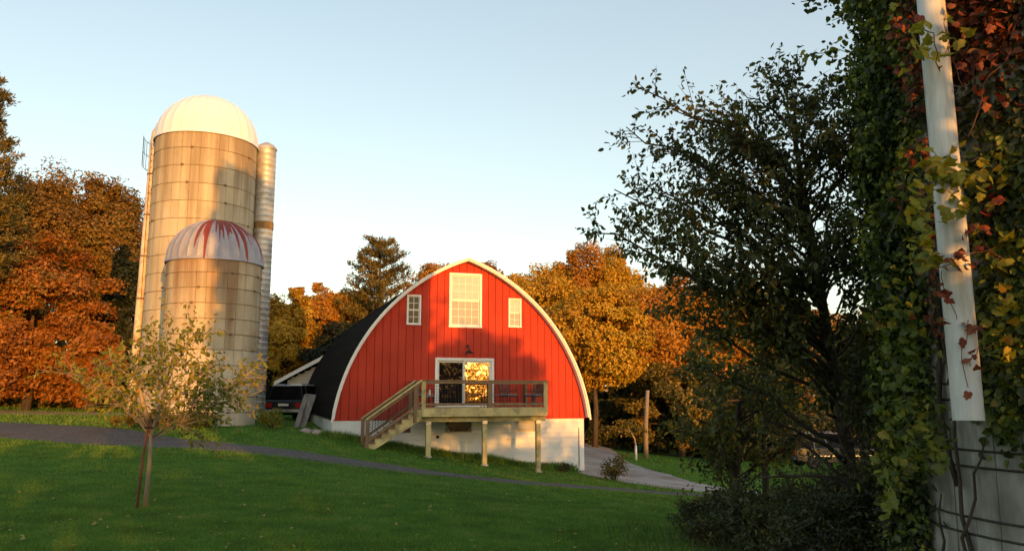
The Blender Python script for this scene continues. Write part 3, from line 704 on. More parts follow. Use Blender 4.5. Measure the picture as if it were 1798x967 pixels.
# stairs down to the left along the wall
sx0, sz0 = wl(646, 788, DK+.05); sx1, sz1 = wl(729, 737, DK+.05)
XX, YY = bw(sx0, DK); ns = 8; sx1 = dx0-.01; zt = dz-.04; zg = gz(*bw(sx0, DK+.5))
rise = (zt-zg)/(ns+.0); run = (sx1-sx0)/ns
for y in (DK+.03, DK+1.13):
    pl = [(sx0, zg-.05), (sx0, zg+rise*.85)]
    for k in range(ns-1):
        x = sx0+run*(k+1); pl.append((x, zg+rise*(k+.85))); pl.append((x, zg+rise*(k+1.85)))
    pl.append((sx1, zg+rise*(ns-.15))); pl.append((sx1, zt-.38)); pl.append((sx0+.25, zg-.05))
    # saw-tooth stringer: triangulated as one n-gon
    MB().prism(pl, y, y+.045).build('stringer', M['lumber'], deck)
for k in range(ns-1):
    MB().box((sx0+run*(k+.5)+.005, DK+.60, zg+rise*(k+.85)+.02), (run+.03, 1.22, .038)).build('stair_tread', M['rail'], deck)
    MB().box((sx0+run*k+.012, DK+.604, zg+rise*(k+.4)), (.02, 1.05, rise*.8)).build('riser', M['rail'], deck)
slope = (zt-zg)/(sx1-sx0)
for y in (DK-.03, DK+1.22):
    for k, x in enumerate((sx0-.05, sx0+run*ns*.87 if y < DK+.5 else sx1-.2)):
        zgx = max(gz(*bw(x, y))-.1, -9) if k == 0 else zg+slope*(x-sx0)-.3
        zt_ = zg+slope*(x-sx0)+1.02
        MB().box((x, y, (zgx+zt_)/2), (.11, .09, zt_-zgx)).build('rail_post', M['rail'], deck, bevel=.004)
    xa, xb = sx0-.12, sx1-.02
    f_ = lambda x, h: zg+slope*(x-sx0)+h
    MB().beam((xa, y, f_(xa, 1.05)), (xb, y, f_(xb, 1.05)), .13, .045).build('stair_rail', M['lumber'], deck)
    MB().beam((xa+.1, y+.03, f_(xa+.1, .95)), (xb, y+.03, f_(xb, .95)), .04, .09).build('stair_rail', M['rail'], deck)
    MB().beam((xa+.1, y+.03, f_(xa+.1, .25)), (xb, y+.03, f_(xb, .25)), .04, .08).build('stair_rail', M['rail'], deck)
    wire(sx0+.02, sx1-.25, y+.03, f_(sx0+.02, .30), f_(sx0+.02, .90), slope).build('wire_panel', M['hoop_dark'], deck)
MB().box((sx0-.05, DK+.6, zg+.05), (.1, 1.3, .12)).build('stair_foot', M['rail'], deck)

# patio chairs on the deck
def patio_chair(lx, ly, rz, label):
    x, y = bw(lx, ly); t = thing('patio_chair', label, 'chair', (x, y, dz), BY+rz, 'patio chairs on the deck')
    for sx in (-1, 1):
        for sy in (-1, 1):
            MB().tube([(sx*.27, sy*.25, 0), (sx*.25, sy*.22, .42 if sy < 0 else .40)], .014, 6).build('leg', M['black'], t)
        MB().tube([(sx*.27,-.25,.0),(sx*.27,-.26,.60),(sx*.27,-.20,.64),(sx*.27,.22,.62)], .014, 6).build('armrest', M['black'], t)
    MB().box((0,-.01,.42),(.52,.50,.035)).build('seat', M['black'], t, bevel=.012)
    MB().box((0,-.01,.47),(.48,.46,.06)).build('cushion', M['cushion'], t, bevel=.02)
    m = Matrix.Rotation(R(-14), 3, 'X')
    for k in range(5): MB().box((-.20+.10*k,.30,.72),(.07,.018,.55), m).build('back_slat', M['sling'], t)
    fr = MB()
    for sx in (-1, 1): fr.tube([(sx*.26,.22,.40),(sx*.26,.37,.98)], .014, 6)
    fr.tube([(-.26,.37,.98),(.26,.37,.98)], .014, 6); fr.build('back_frame', M['black'], t)
cx = wl(932, 700, -1.2)[0]
patio_chair(cx, -1.55, R(-75), 'dark patio chair with rust-coloured slats nearest the right end of the deck')
patio_chair(cx-.85, -1.0, R(20), 'dark patio chair standing between the door and the other patio chair')
cx2 = wl(765, 700, -1.0)[0]
patio_chair(cx2-.35, -.75, R(60), 'patio chair at the left end of the deck beside the stairs')
x, y = bw(cx-1.6, -1.3); tb = thing('patio_table', 'low dark patio table beside the chairs on the deck', 'table', (x, y, dz), BY)
MB().box((0,0,.47),(.9,.55,.03)).build('table_top', M['cushion'], tb, bevel=.01)
for sx in (-1,1):
    for sy in (-1,1): MB().tube([(sx*.40,sy*.22,0),(sx*.38,sy*.2,.46)], .014, 6).build('leg', M['black'], tb)
x, y = bw(wl(754,690,-1.9)[0], -1.9); tt = thing('small_side_stand', 'small dark stand in the front left corner of the deck', 'stand', (x, y, dz), BY)
MB().box((0,0,.42),(.34,.34,.03)).build('stand_top', M['cushion'], tt)
for sx in (-1,1):
    for sy in (-1,1): MB().tube([(sx*.14,sy*.14,0),(sx*.14,sy*.14,.41)], .010, 5).build('leg', M['black'], tt)
o = MB().lathe([(.0,0),(.045,0),(.05,.04),(.045,.20),(.02,.22),(0,.22)], 12).build('candle', M['candle'], None, True); o.location = (x, y, dz+.44)
tag(o, 'cream candle catching the sun on the small stand at the left of the deck', 'candle')
# hexagonal dark trough hanging under the deck
hx, hz = wl(805, 748, DK+.9); X, Y = bw(hx, DK+.9)
hg = thing('hanging_planter', 'dark glazed trough with cut corners hanging under the deck', 'planter', (X, Y, hz), BY)
MB().prism([(-.46,.10),(-.46,-.02),(-.34,-.17),(.30,-.17),(.46,-.02),(.46,.10),(.40,.19),(-.40,.19)][::-1], -.16, .16).build('trough', M['glaze'], hg, bevel=.03)
for sx in (-1,1): MB().tube([(sx*.34,0,.15),(sx*.34,0,zb-hz+.1)], .008, 5).build('hanging_rod', M['black'], hg)

# ------------------------------------------------------------------ silos
def stave_mesh(R_, da, h, mat):
    mb = MB(); a = da/2*.965; hh = h/2-.007
    for z in (-hh, hh):
        for r_, s in ((R_, -a), (R_+.0*R_, 0), (R_, a), (R_-.07, a), (R_-.07, -a)): mb.v.append((r_*math.cos(s), r_*math.sin(s), z))
    mb.f = [(0,1,6,5),(1,2,7,6),(2,3,8,7),(3,4,9,8),(4,0,5,9),(4,3,2,1,0),(5,6,7,8,9)]
    me = bpy.data.meshes.new('stave'); me.from_pydata(mb.v, [], mb.f); me.update(); me.materials.append(mat); return me
def silo(name, label, x, y, Rr, z0, z1, ncol, nrow, nvis, matf, hoops=1, hoopmat='hoop', hr=.012, face=None, core=None):
    s = thing(name, label, 'silo', (x, y, z0))
    h = (z1-z0)/nrow; da = 2*math.pi/ncol; face = math.atan2(-y, -x) if face is None else face; cache = {}
    order = sorted(range(ncol), key=lambda j: abs((j*da-face+math.pi) % (2*math.pi)-math.pi)); vis = set(order[:nvis])
    rest = {}
    r_ = rs(int(Rr*100))
    for k in range(nrow):
        for j in range(ncol):
            mt = matf(z0+h*(k+.5)); 
            if mt not in cache: cache[mt] = stave_mesh(Rr, da, h, M[mt])
            jit = r_.uniform(-.004, .006)
            if j in vis:
                o = bpy.data.objects.new('stave', cache[mt]); C.objects.link(o); o.parent = s
                o.location = (jit*math.cos(j*da), jit*math.sin(j*da), h*(k+.5)); o.rotation_euler = (0, 0, j*da)
            else:
                V = np.array([v.co[:] for v in cache[mt].vertices]); c_, s_ = math.cos(j*da), math.sin(j*da)
                W = np.c_[V[:,0]*c_-V[:,1]*s_, V[:,0]*s_+V[:,1]*c_, V[:,2]+h*(k+.5)]
                rest.setdefault(mt, []).append(W)
    polys = [tuple(p.vertices) for p in next(iter(cache.values())).polygons]
    for mt, Ws in rest.items():
        mb = MB()
        for W in Ws:
            i = len(mb.v); mb.v += [tuple(v) for v in W]; mb.f += [tuple(i+q for q in p) for p in polys]
        kind(mb.build('far_side_staves', M[mt], s), 'stuff')
    MB().lathe([(Rr-.035, -.6), (Rr-.035, z1-z0)], 48).build('inner_wall', M[core or hoopmat], s, True)
    base = None
    for k in range(nrow+1):
        for q in range(hoops):
            zz = h*k+(q*.14 if hoops > 1 else 0)+(.0 if k else .05)
            if zz > z1-z0-.005: zz = z1-z0-.02
            mb = MB(); n = 48
            mb.tube([((Rr+.012)*math.cos(2*math.pi*j/n), (Rr+.012)*math.sin(2*math.pi*j/n), zz) for j in range(n+1)], hr, 5, False)
            mb.build('hoop', M[hoopmat], s)
            for e in (0, 1):
                an = face+(-1)**k*.35+(.55*math.sin(k*2.1+e*2.6))*1.6+e*.9; lr = Rr+.03
                MB().box((lr*math.cos(an), lr*math.sin(an), zz), (.08, .10 if hoops == 1 else .07, .08 if hoops == 1 else .04), Matrix.Rotation(an, 3, 'Z')).build('hoop_lug', M[hoopmat], s)
    return s
def dome(s, Rr, z, ht, n, mat, seam=.012, over=.06, seg=8):
    me = None; mb = MB(); a = math.pi/n
    prof = [((Rr+over)*math.cos(t*math.pi/2/seg), ht*math.sin(t*math.pi/2/seg)) for t in range(seg+1)]
    for t, (r_, zz) in enumerate(prof):
        r_ = max(r_, .02)
        for an, e in ((-a, seam), (-a*.86, 0), (a*.86, 0), (a, seam)): mb.v.append(((r_+e)*math.cos(an), (r_+e)*math.sin(an), zz+e*.5))
    for t in range(seg):
        for q in range(3): i = t*4+q; mb.f.append((i, i+1, i+5, i+4))
    me = bpy.data.meshes.new('dome_panel'); me.from_pydata(mb.v, [], mb.f); me.materials.append(mat); me.polygons.foreach_set('use_smooth', [True]*len(me.polygons))
    for j in range(n):
        o = bpy.data.objects.new('dome_panel', me); C.objects.link(o); o.parent = s; o.location = (0,0,z); o.rotation_euler = (0,0,2*a*j)
    MB().lathe([(Rr+over+.015,-.09),(Rr+over+.02,.01),(Rr+.02,.02),(Rr+.0,-.09)], 48, (0,0,z)).build('dome_rim', mat, s, True)
    MB().lathe([(Rr-.05, 0), (Rr-.3, ht*.5), (.1, ht-.08)], 24, (0,0,z)).build('dome_lining', M['hoop_dark'], s)
# tall silo
TX, TY, TR = -14.73, 37.2, 2.31; TZ0 = gz(TX, TY)-.1; TZ1 = 13.45
tall = silo('tall_silo', 'tall concrete stave silo with a white dome behind the smaller silo', TX, TY, TR, TZ0, TZ1, 36, 16, 18, lambda z: 'conc', core='conc')
dome(tall, TR, TZ1-TZ0, 2.35, 28, M['dome_white'], seam=.010)
# ribbed steel chute on its right
def chute():
    cx, cy = -12.17-TX, 38.25-TY; mb = MB(); zb, zt_ = .0, TZ1-TZ0+.1
    pr = []; n = int((zt_-zb)/.28)
    for k in range(n):
        z = zb+(zt_-zb)*k/n; d = (zt_-zb)/n; pr += [(.46, z+.015), (.46, z+d-.05), (.474, z+d-.03), (.474, z+d-.005), (.46, z+d)]
    for k in range(n):
        m2 = MB(); m2.lathe(pr[k*5:k*5+5]+[(.46, pr[k*5+4][1]+.015)], 20, (cx, cy, 0)); o = m2.build('chute_section', M['galv'], tall, True)
    MB().lathe([(.50,-.03),(.50,.02),(.36,.20),(.12,.34),(.0,.35)], 20, (cx, cy, zt_)).build('chute_cap', M['galv'], tall, True)
    MB().lathe([(.485,0),(.485,.36)], 20, (cx, cy, at(470,402,38).z-TZ0)).build('rusty_band', M['rust'], tall)
    for k in range(6):
        z = 1+k*2.0; MB().beam((cx, cy, z), (cx*.8, cy*.8, z), .05, .05).build('chute_bracket', M['hoop_dark'], tall)
chute()
# filler pipe and ladder up the left side
p_top, p_bot = at(271, 246, 37.0), at(241, 585, 36.6); d_ = (p_bot-p_top)
p_gnd = p_top+d_*((TZ0-p_top.z)/d_.z)
loc = lambda p: (p.x-TX, p.y-TY, p.z-TZ0)
pts = [loc(p_gnd), loc(p_gnd.lerp(p_top, .5)), loc(p_top)]
MB().tube(pts, .17, 12).build('filler_pipe', M['pipe_tan'], tall, True)
top = Vector(loc(p_top)); 
MB().tube([top, top+Vector((.03,0,.35)), top+Vector((.22,0,.72)), top+Vector((.55,0,1.05)), top+Vector((.95,.0,1.35))], [.17,.17,.17,.165,.15], 12).build('gooseneck', M['pipe_tan'], tall, True)
for f in (.12,.27,.42,.57,.72,.87):
    q = Vector(pts[0]).lerp(Vector(pts[2]), f); MB().lathe([(.19,-.04),(.2,0),(.19,.04)], 14, q).build('pipe_collar', M['hoop'], tall)
    MB().beam(q, (q.x*.78, q.y*.78, q.z), .04, .04).build('pipe_bracket', M['hoop'], tall)
la = math.atan2(pts[2][1], pts[2][0])+.12
def cyl(a, r_, z): return Vector((math.cos(a)*r_, math.sin(a)*r_, z))
lh = TZ1-TZ0-.1
for e in (-.07, .07): MB().tube([cyl(la+e, TR+.16, .3), cyl(la+e, TR+.16, lh)], .02, 6).build('ladder_rail', M['hoop'], tall)
rm = MB().tube([cyl(la-.07, TR+.16, 0), cyl(la+.07, TR+.16, 0)], .014, 5).build('ladder_rung', M['hoop'], tall)
rm.location = (0,0,.5)
for k in range(1, 40): dup(rm, tall, (0,0,.5+k*(lh-.7)/39))
# railing cage at the top left
for a in (-.12,.0,.12,.24,.36):
    MB().tube([cyl(la+a-.1, TR+.48, lh-1.2), cyl(la+a-.1, TR+.48, lh+.15)], .012, 5).build('cage_bar', M['hoop_dark'], tall)
for z in (-1.2,-.5,.15):
    MB().tube([cyl(la+a-.1, TR+.48, lh+z) for a in (-.12,.0,.12,.24,.36)], .012, 5).build('cage_hoop', M['hoop_dark'], tall)
    MB().tube([cyl(la-.1, TR+.48, lh+z), cyl(la-.1, TR+.0, lh+z)], .012, 5).build('cage_strut', M['hoop_dark'], tall)

# small silo
SX, SY, SR = -12.35, 32.75, 1.87; SZ0 = .25; SZ1 = 6.92
small = silo('small_silo', 'short streaked concrete silo with a red-dripped metal dome in front of the tall silo', SX, SY, SR, SZ0, SZ1, 30, 11, 15,
             lambda z: 'conc_pale' if z < 3.3 else 'conc_small', core='conc_small')
def drip_mat():
    m, n, out = newmat('red_dripped_dome')
    g = n.nodes.new('ShaderNodeNewGeometry'); sub = n.nodes.new('ShaderNodeVectorMath'); sub.operation = 'SUBTRACT'
    sub.inputs[1].default_value = (SX, SY, SZ1); n.links.new(g.outputs['Position'], sub.inputs[0])
    sx = n.nodes.new('ShaderNodeSeparateXYZ'); n.links.new(sub.outputs[0], sx.inputs[0])
    at2 = n.nodes.new('ShaderNodeMath'); at2.operation = 'ARCTAN2'; n.links.new(sx.outputs[1], at2.inputs[0]); n.links.new(sx.outputs[0], at2.inputs[1])
    def math_(op, a, b=None, c=None):
        x = n.nodes.new('ShaderNodeMath'); x.operation = op
        for i, v in enumerate((a, b, c)):
            if v is None: continue
            if isinstance(v, (int, float)): x.inputs[i].default_value = v
            else: n.links.new(v, x.inputs[i])
        return x.outputs[0]
    ang = at2.outputs[0]
    nz = n.nodes.new('ShaderNodeTexNoise'); nz.noise_dimensions = '1D'; nz.inputs['Scale'].default_value = 6.5; nz.inputs['Detail'].default_value = 1.5
    n.links.new(ang, nz.inputs['W'])
    h = math_('DIVIDE', sx.outputs[2], 1.85)                    # 0 rim .. 1 top
    # painted sector: from front-left of the dome round to the right side
    s1 = math_('SMOOTH_MIN', 1, 1)
    fr = n.nodes.new('ShaderNodeMapRange'); fr.interpolation_type = 'SMOOTHSTEP'; fr.inputs[1].default_value = -1.95; fr.inputs[2].default_value = -1.6
    n.links.new(ang, fr.inputs[0])
    fe = n.nodes.new('ShaderNodeMapRange'); fe.interpolation_type = 'SMOOTHSTEP'; fe.inputs[1].default_value = .5; fe.inputs[2].default_value = .2
    n.links.new(ang, fe.inputs[0])
    sect = math_('MULTIPLY', fr.outputs[0], fe.outputs[0])
    ln = math_('MULTIPLY_ADD', nz.outputs[0], -3.4, 2.15)       # height down to which the paint ran
    fine = pos_noise(n, 9, (1,1,1), 3, .6); ln2 = math_('MULTIPLY_ADD', fine, .18, ln)
    a = math_('GREATER_THAN', h, ln2); gate = math_('MULTIPLY', a, math_('GREATER_THAN', sect, .5))
    gate = math_('MULTIPLY', gate, math_('LESS_THAN', h, .985))
    f = pos_noise(n, 3, (1,1,.4), 4, .6); r = ramp(n, [(.3,(.26,.26,.30)),(.7,(.38,.37,.42))], f)
    col = mixc(n, gate, r.outputs[0], (.22,.035,.022))
    b = n.nodes.new('ShaderNodeBsdfPrincipled'); b.inputs['Roughness'].default_value = .55; b.inputs['Metallic'].default_value = .15
    n.links.new(col, b.inputs['Base Color']); n.links.new(b.outputs[0], out.inputs[0]); return m
dome(small, SR, SZ1-SZ0, 1.82, 30, drip_mat(), seam=.022)
MB().beam((-SR-.45, .3, 5.7), (-SR+.1, .3, 5.7), .06, .06).build('bracket_arm', M['hoop_dark'], small)

# ------------------------------------------------------------------ the vine-covered silo on the right
VX, VY, VR = 5.93, 7.42, 2.0; VZ0 = gz(VX-1.3, VY)-.45; VZ1 = 11.8
PHC = math.atan2(-VY, -VX)
vs = silo('vine_silo', 'weathered grey stave silo covered in creeper at the right edge', VX, VY, VR, VZ0, VZ1, 50, 22, 13, lambda z: 'conc_grey',
          hoops=2, hoopmat='hoop_dark', hr=.011, face=PHC-R(52), core='hoop_dark')
MB().lathe([(VR+.05,0),(VR*.93,.7),(VR*.7,1.3),(VR*.35,1.75),(.05,1.9)], 32, (0,0,VZ1-VZ0)).build('roof', M['galv'], vs, True)
# which sense of rotation is 'left as seen from the camera'
_l = Vector((math.cos(PHC-.5), math.sin(PHC-.5))); SGN = 1 if (_l.x-math.cos(PHC))*VY-(_l.y-math.sin(PHC))*VX < 0 else -1
def vsurf(psi, z, off=0.0):
    """psi in degrees: 0 faces the camera, -90 is the left flank"""
    a = PHC-SGN*np.radians(psi)*-1
    return np.stack([VX+np.cos(a)*(VR+off), VY+np.sin(a)*(VR+off), z], -1), np.stack([np.cos(a), np.sin(a), a*0], -1)

# white pipe in front of it
pb, pt = at(1701, 738, 6.48), at(1634, 0, 6.62); ext = (pt-pb)*1.35
pipe = thing('white_pipe', 'thick white downpipe hanging in front of the creeper silo', 'pipe', tuple(pb))
MB().tube([(0,0,0), ext*.41], .116, 28, False).build('lower_pipe', M['pvc'], pipe, True)
MB().tube([ext*.402, ext], .111, 28, False).build('upper_pipe', M['pvc'], pipe, True)
MB().tube([(0,0,.01), ext*.4], .108, 28, False).build('inner_face', M['hoop_dark'], pipe, True)
MB().tube([ext*.394, ext*.412], .121, 28, False).build('pipe_band', M['old_pole'], pipe, True)
for f in (.30, .62, .95):
    q = ext*f; MB().beam(q, q+Vector((.25, .42, 0)), .04, .04).build('pipe_bracket', M['hoop'], pipe)

# creepers
def creeper(name, label, seed, regions, mats, leaf, sprigs=(), stems=()):
    r = rs(seed); t = thing(name, label, 'climbing plant', (VX, VY, VZ0)); o0 = np.array([VX, VY, VZ0])
    for (p0, p1, z0, z1, n, thick), mt in zip(regions, mats):
        psi = r.uniform(p0, p1, n); z = r.uniform(z0, z1, n)
        # clumps: leaves gather round random centres
        nc = max(8, n//60); cp = r.uniform(p0, p1, nc); cz = r.uniform(z0, z1, nc); ct = r.uniform(.25, 1, nc)**1.3*thick
        idx = r.randint(0, nc, n); near = r.rand(n) < .8
        psi = np.where(near, cp[idx]+r.normal(size=n)*4.2, psi); z = np.where(near, cz[idx]+r.normal(size=n)*.15, z)
        off = np.where(near, ct[idx]*r.uniform(.45, 1.1, n), r.uniform(.03, thick*.35, n))
        P, Nn = vsurf(psi, z, off); nrm = unit(Nn+r.normal(size=P.shape)*.9)
        foliage('foliage', P-o0, nrm, leaf, mt, t, r, .8, 'hex', 1.4, .22)
    sm = MB()
    for (p, z, dz_, dp, ln) in stems:
        pts = []; k = 0
        for k in range(ln):
            P, _ = vsurf(np.array([p]), np.array([z]), .05+.02*math.sin(k*1.3)); pts.append(tuple(P[0]-o0)); z += dz_*r.uniform(.5, 1.4); p += dp*r.uniform(-.4, 1.5)+r.uniform(-2, 2)
        sm.tube(pts, [max(.006, .026*(1-.8*k/ln)) for k in range(ln)], 6)
        o = sm.build('stem', M['bark'], t, True); sm = MB()
    LP = []
    for (p, z, vec, n) in sprigs:
        P, _ = vsurf(np.array([p]), np.array([z]), .15); a = P[0]-o0; v = np.array(vec); pts = []
        for k in range(8):
            f = k/7; pts.append(a+v*f+np.array([0, 0, -.25*np.linalg.norm(v)*f*f])+r.normal(size=3)*.02)
        MB().tube(pts, .006, 4).build('tendril', M['bark'], t)
        q = np.interp(r.rand(n)**.8*7, np.arange(8), np.arange(8)); k = q.astype(int).clip(0, 6); ff = (q-k)[:, None]; pa = np.array(pts)
        LP.append(pa[k]*(1-ff)+pa[k+1]*ff+r.normal(size=(n, 3))*.055)
    if LP:
        P = np.concatenate(LP)
        foliage('foliage', P, unit(r.normal(size=P.shape)+np.array([0,-.3,.3])), leaf, mats[0], t, r, .85, 'hex', 1.4, .16)
    return t
rr_ = rs(77)
spr = [(-88+rr_.uniform(-12, 10), z, (-rr_.uniform(.15, .5), rr_.uniform(-.2,.2), rr_.uniform(-.15,.5)), 45) for z in np.linspace(3.2, 7.4, 26)]
spr += [(-92, 6.1, (-.95,-.1,.25), 90), (-90, 5.5, (-.85,.0,.15), 70), (-90, 6.5, (-1.0,0,.3), 80), (-92, 5.0, (-.7,0,.3), 60)]
left_vine = creeper('green_creeper', 'dense green creeper climbing the left flank of the silo up to the frame top', 21,
    [(-122, -60, VZ0+.5, 7.4, 30000, .45), (-64, -50, 3.4, 7.4, 2600, .16), (-64, -53, 1.2, 3.6, 2600, .20), (-130, -56, 7.2, 11.6, 2600, .5)], [L['vine']]*4, .068,
    spr, [(-66, VZ0+.1, .32, -.4, 14), (-74, VZ0+.1, .3, 0, 16), (-82, VZ0+.1, .3, 0, 18), (-58, VZ0+.1, .22, -1.6, 9)])
right_vine = creeper('red_creeper', 'reddish autumn creeper on the silo right of the white pipe', 22,
    [(-53, -8, 4.4, 7.4, 5200, .13), (-48, 10, 3.2, 7.4, 4200, .11), (-33, -12, 1.2, 3.6, 2600, .13), (-60, 200, 7.2, 11.6, 16000, .22), (10, 200, .5, 7.3, 9000, .15)],
    [L['vine_r'], L['brush'], L['vine'], L['brush'], L['brush']], .076,
    [(-45, z, (rr_.uniform(-.4,.3), rr_.uniform(-.5,-.2), rr_.uniform(-.6,.2)), 16) for z in np.linspace(2.6, 6.8, 22)],
    [(-46, VZ0+.1, .18, 1.2, 12), (-52, VZ0+.2, .13, 2.2, 10), (-50, 1.0, .25, .3, 16), (-44, .8, .25, -.4, 16), (-47, 2.2, .28, .8, 14), (-40, VZ0+.1, .28, .2, 14), (-35, 1.5, .3, .2, 14)])

def lobed_leaf(seed, nm, mat, obj_rand=True):
    r = rs(seed); prof = [(0,0),(-.18,-.10),(-.42,-.02),(-.50,.28),(-.36,.40),(-.46,.62),(-.22,.72),(0,1.02),(.22,.70),(.45,.60),(.36,.38),(.52,.26),(.42,-.04),(.18,-.10)]
    v = [(0,.38,-.07)]+[(x*r.uniform(.85,1.1), y*r.uniform(.92,1.06), .26*abs(x)-.35*max(0,y-.45)+r.uniform(-.03,.03)) for x, y in prof]
    n = len(prof); f = [(0, 1+k, 1+(k+1) % n) for k in range(n)]
    me = bpy.data.meshes.new(nm); me.from_pydata(v, [], f); me.materials.append(mat); me.update(); return me
def objleaf(name, stops, transl=.4):
    m = leafmat(name, stops, 3, transl); n = m.node_tree; oi = n.nodes.new('ShaderNodeObjectInfo')
    mm = [x for x in n.nodes if x.type == 'MATH' and x.inputs[0].links and x.inputs[0].links[0].from_socket.name == 'Random Per Island'][0]
    n.links.new(oi.outputs['Random'], mm.inputs[0]); return m
L['oy'] = objleaf('yellow_vine_leaf', [(.1,(.09,.13,.015)),(.45,(.26,.26,.02)),(.8,(.44,.33,.025)),(1,(.44,.20,.025))])
L['or'] = objleaf('red_vine_leaf', [(.1,(.09,.02,.012)),(.5,(.24,.04,.018)),(.85,(.36,.10,.03)),(1,(.20,.13,.03))])
L['og'] = objleaf('lime_vine_leaf', [(.1,(.035,.06,.010)),(.5,(.10,.14,.015)),(.85,(.22,.23,.02)),(1,(.33,.26,.025))])
leafmesh = {k: [lobed_leaf(i*7+j, 'leaf', L[k]) for j in range(4)] for i, k in enumerate(('oy', 'or', 'og'))}
def big_leaves(parent, base, clusters, key, seed, size=.12):
    r = rs(seed)
    for (u, v, Y, su, sv, n) in clusters:
        for k in range(n):
            p = at(u+r.normal()*su, v+r.normal()*sv, Y+r.uniform(-.14, .18))
            o = bpy.data.objects.new('leaf', leafmesh[key][r.randint(4)]); C.objects.link(o); o.parent = parent
            o.location = p-base; s_ = size*r.uniform(.5, 1.1); o.scale = (s_, s_, s_)
            o.rotation_euler = (R(r.uniform(150, 290)), R(r.uniform(-40, 40)), R(r.uniform(-60, 60)))
vb = Vector((VX, VY, VZ0))
def curl(pts):
    out = []
    for (a, b), (c, d) in zip(pts, pts[1:]):
        for k in range(4):
            f = k/4; out.append((a+(c-a)*f+rnd.uniform(-5, 5), b+(d-b)*f+rnd.uniform(-5, 5)))
    return out+[pts[-1]]
yv = thing('yellow_creeper', 'yellow and lime grape leaves trailing across the white pipe', 'climbing plant', (VX, VY, VZ0))
for pts in ([(1560,420),(1600,330),(1660,300),(1720,280),(1765,330)], [(1650,130),(1640,60),(1600,40)], [(1625,480),(1605,420),(1620,350),(1650,300)], [(1700,390),(1740,440),(1770,480)]):
    MB().tube([at(u, v, 6.30+.02*i)-vb for i, (u, v) in enumerate(curl(pts))], .0045, 5).build('tendril', M['bark'], yv)
big_leaves(yv, vb, [(1650,300,6.32,32,26,44),(1690,345,6.32,36,26,33),(1735,300,6.37,26,22,18),(1610,380,6.32,14,30,28),(1625,445,6.32,14,16,20),(1640,60,6.42,26,28,33),(1760,560,6.42,16,40,13),(1780,490,6.42,16,30,13),(1785,440,6.42,12,20,13)], 'oy', 5)
gv = thing('lime_creeper', 'lime green and yellow leaf clump low on the silo left of the bare staves', 'climbing plant', (VX, VY, VZ0))
MB().tube([at(1640,840,7.7)-vb, at(1600,790,7.6)-vb, at(1590,700,7.6)-vb, at(1580,640,7.7)-vb], .012, 5).build('stem', M['bark'], gv)
big_leaves(gv, vb, [(1615,775,6.72,26,26,78),(1650,790,6.62,12,16,26),(1590,730,6.72,24,26,44),(1580,640,6.92,22,36,44),(1565,840,6.72,20,26,31),(1580,560,6.92,22,36,33),(1565,520,7.12,20,40,26),(1740,605,6.12,10,12,7)], 'og', 6, .092)
rv = thing('scarlet_creeper', 'scarlet creeper leaves around the seam of the white pipe and the top right corner', 'climbing plant', (VX, VY, VZ0))
for pts in ([(1640,470),(1690,450),(1740,440),(1790,470)], [(1700,560),(1690,610),(1700,680)], [(1655,480),(1665,520),(1680,560)], [(1660,30),(1665,90),(1690,150)], [(1700,640),(1720,610),(1745,600)], [(1798,20),(1770,90),(1730,150),(1700,240)]):
    MB().tube([at(u, v, 6.25+.015*i)-vb for i, (u, v) in enumerate(curl(pts))], .0035, 5).build('tendril', M['bark_red'], rv)
big_leaves(rv, vb, [(1680,455,6.32,26,10,20),(1700,620,6.32,14,30,13),(1660,520,6.32,9,24,10),(1740,60,6.42,40,40,44),(1780,110,6.42,16,60,28),(1740,380,6.42,26,40,18),(1658,558,6.32,4,5,2),(1590,30,6.62,12,14,6),(1570,120,6.82,5,5,3),(1750,180,6.42,26,24,18)], 'or', 8, .085)

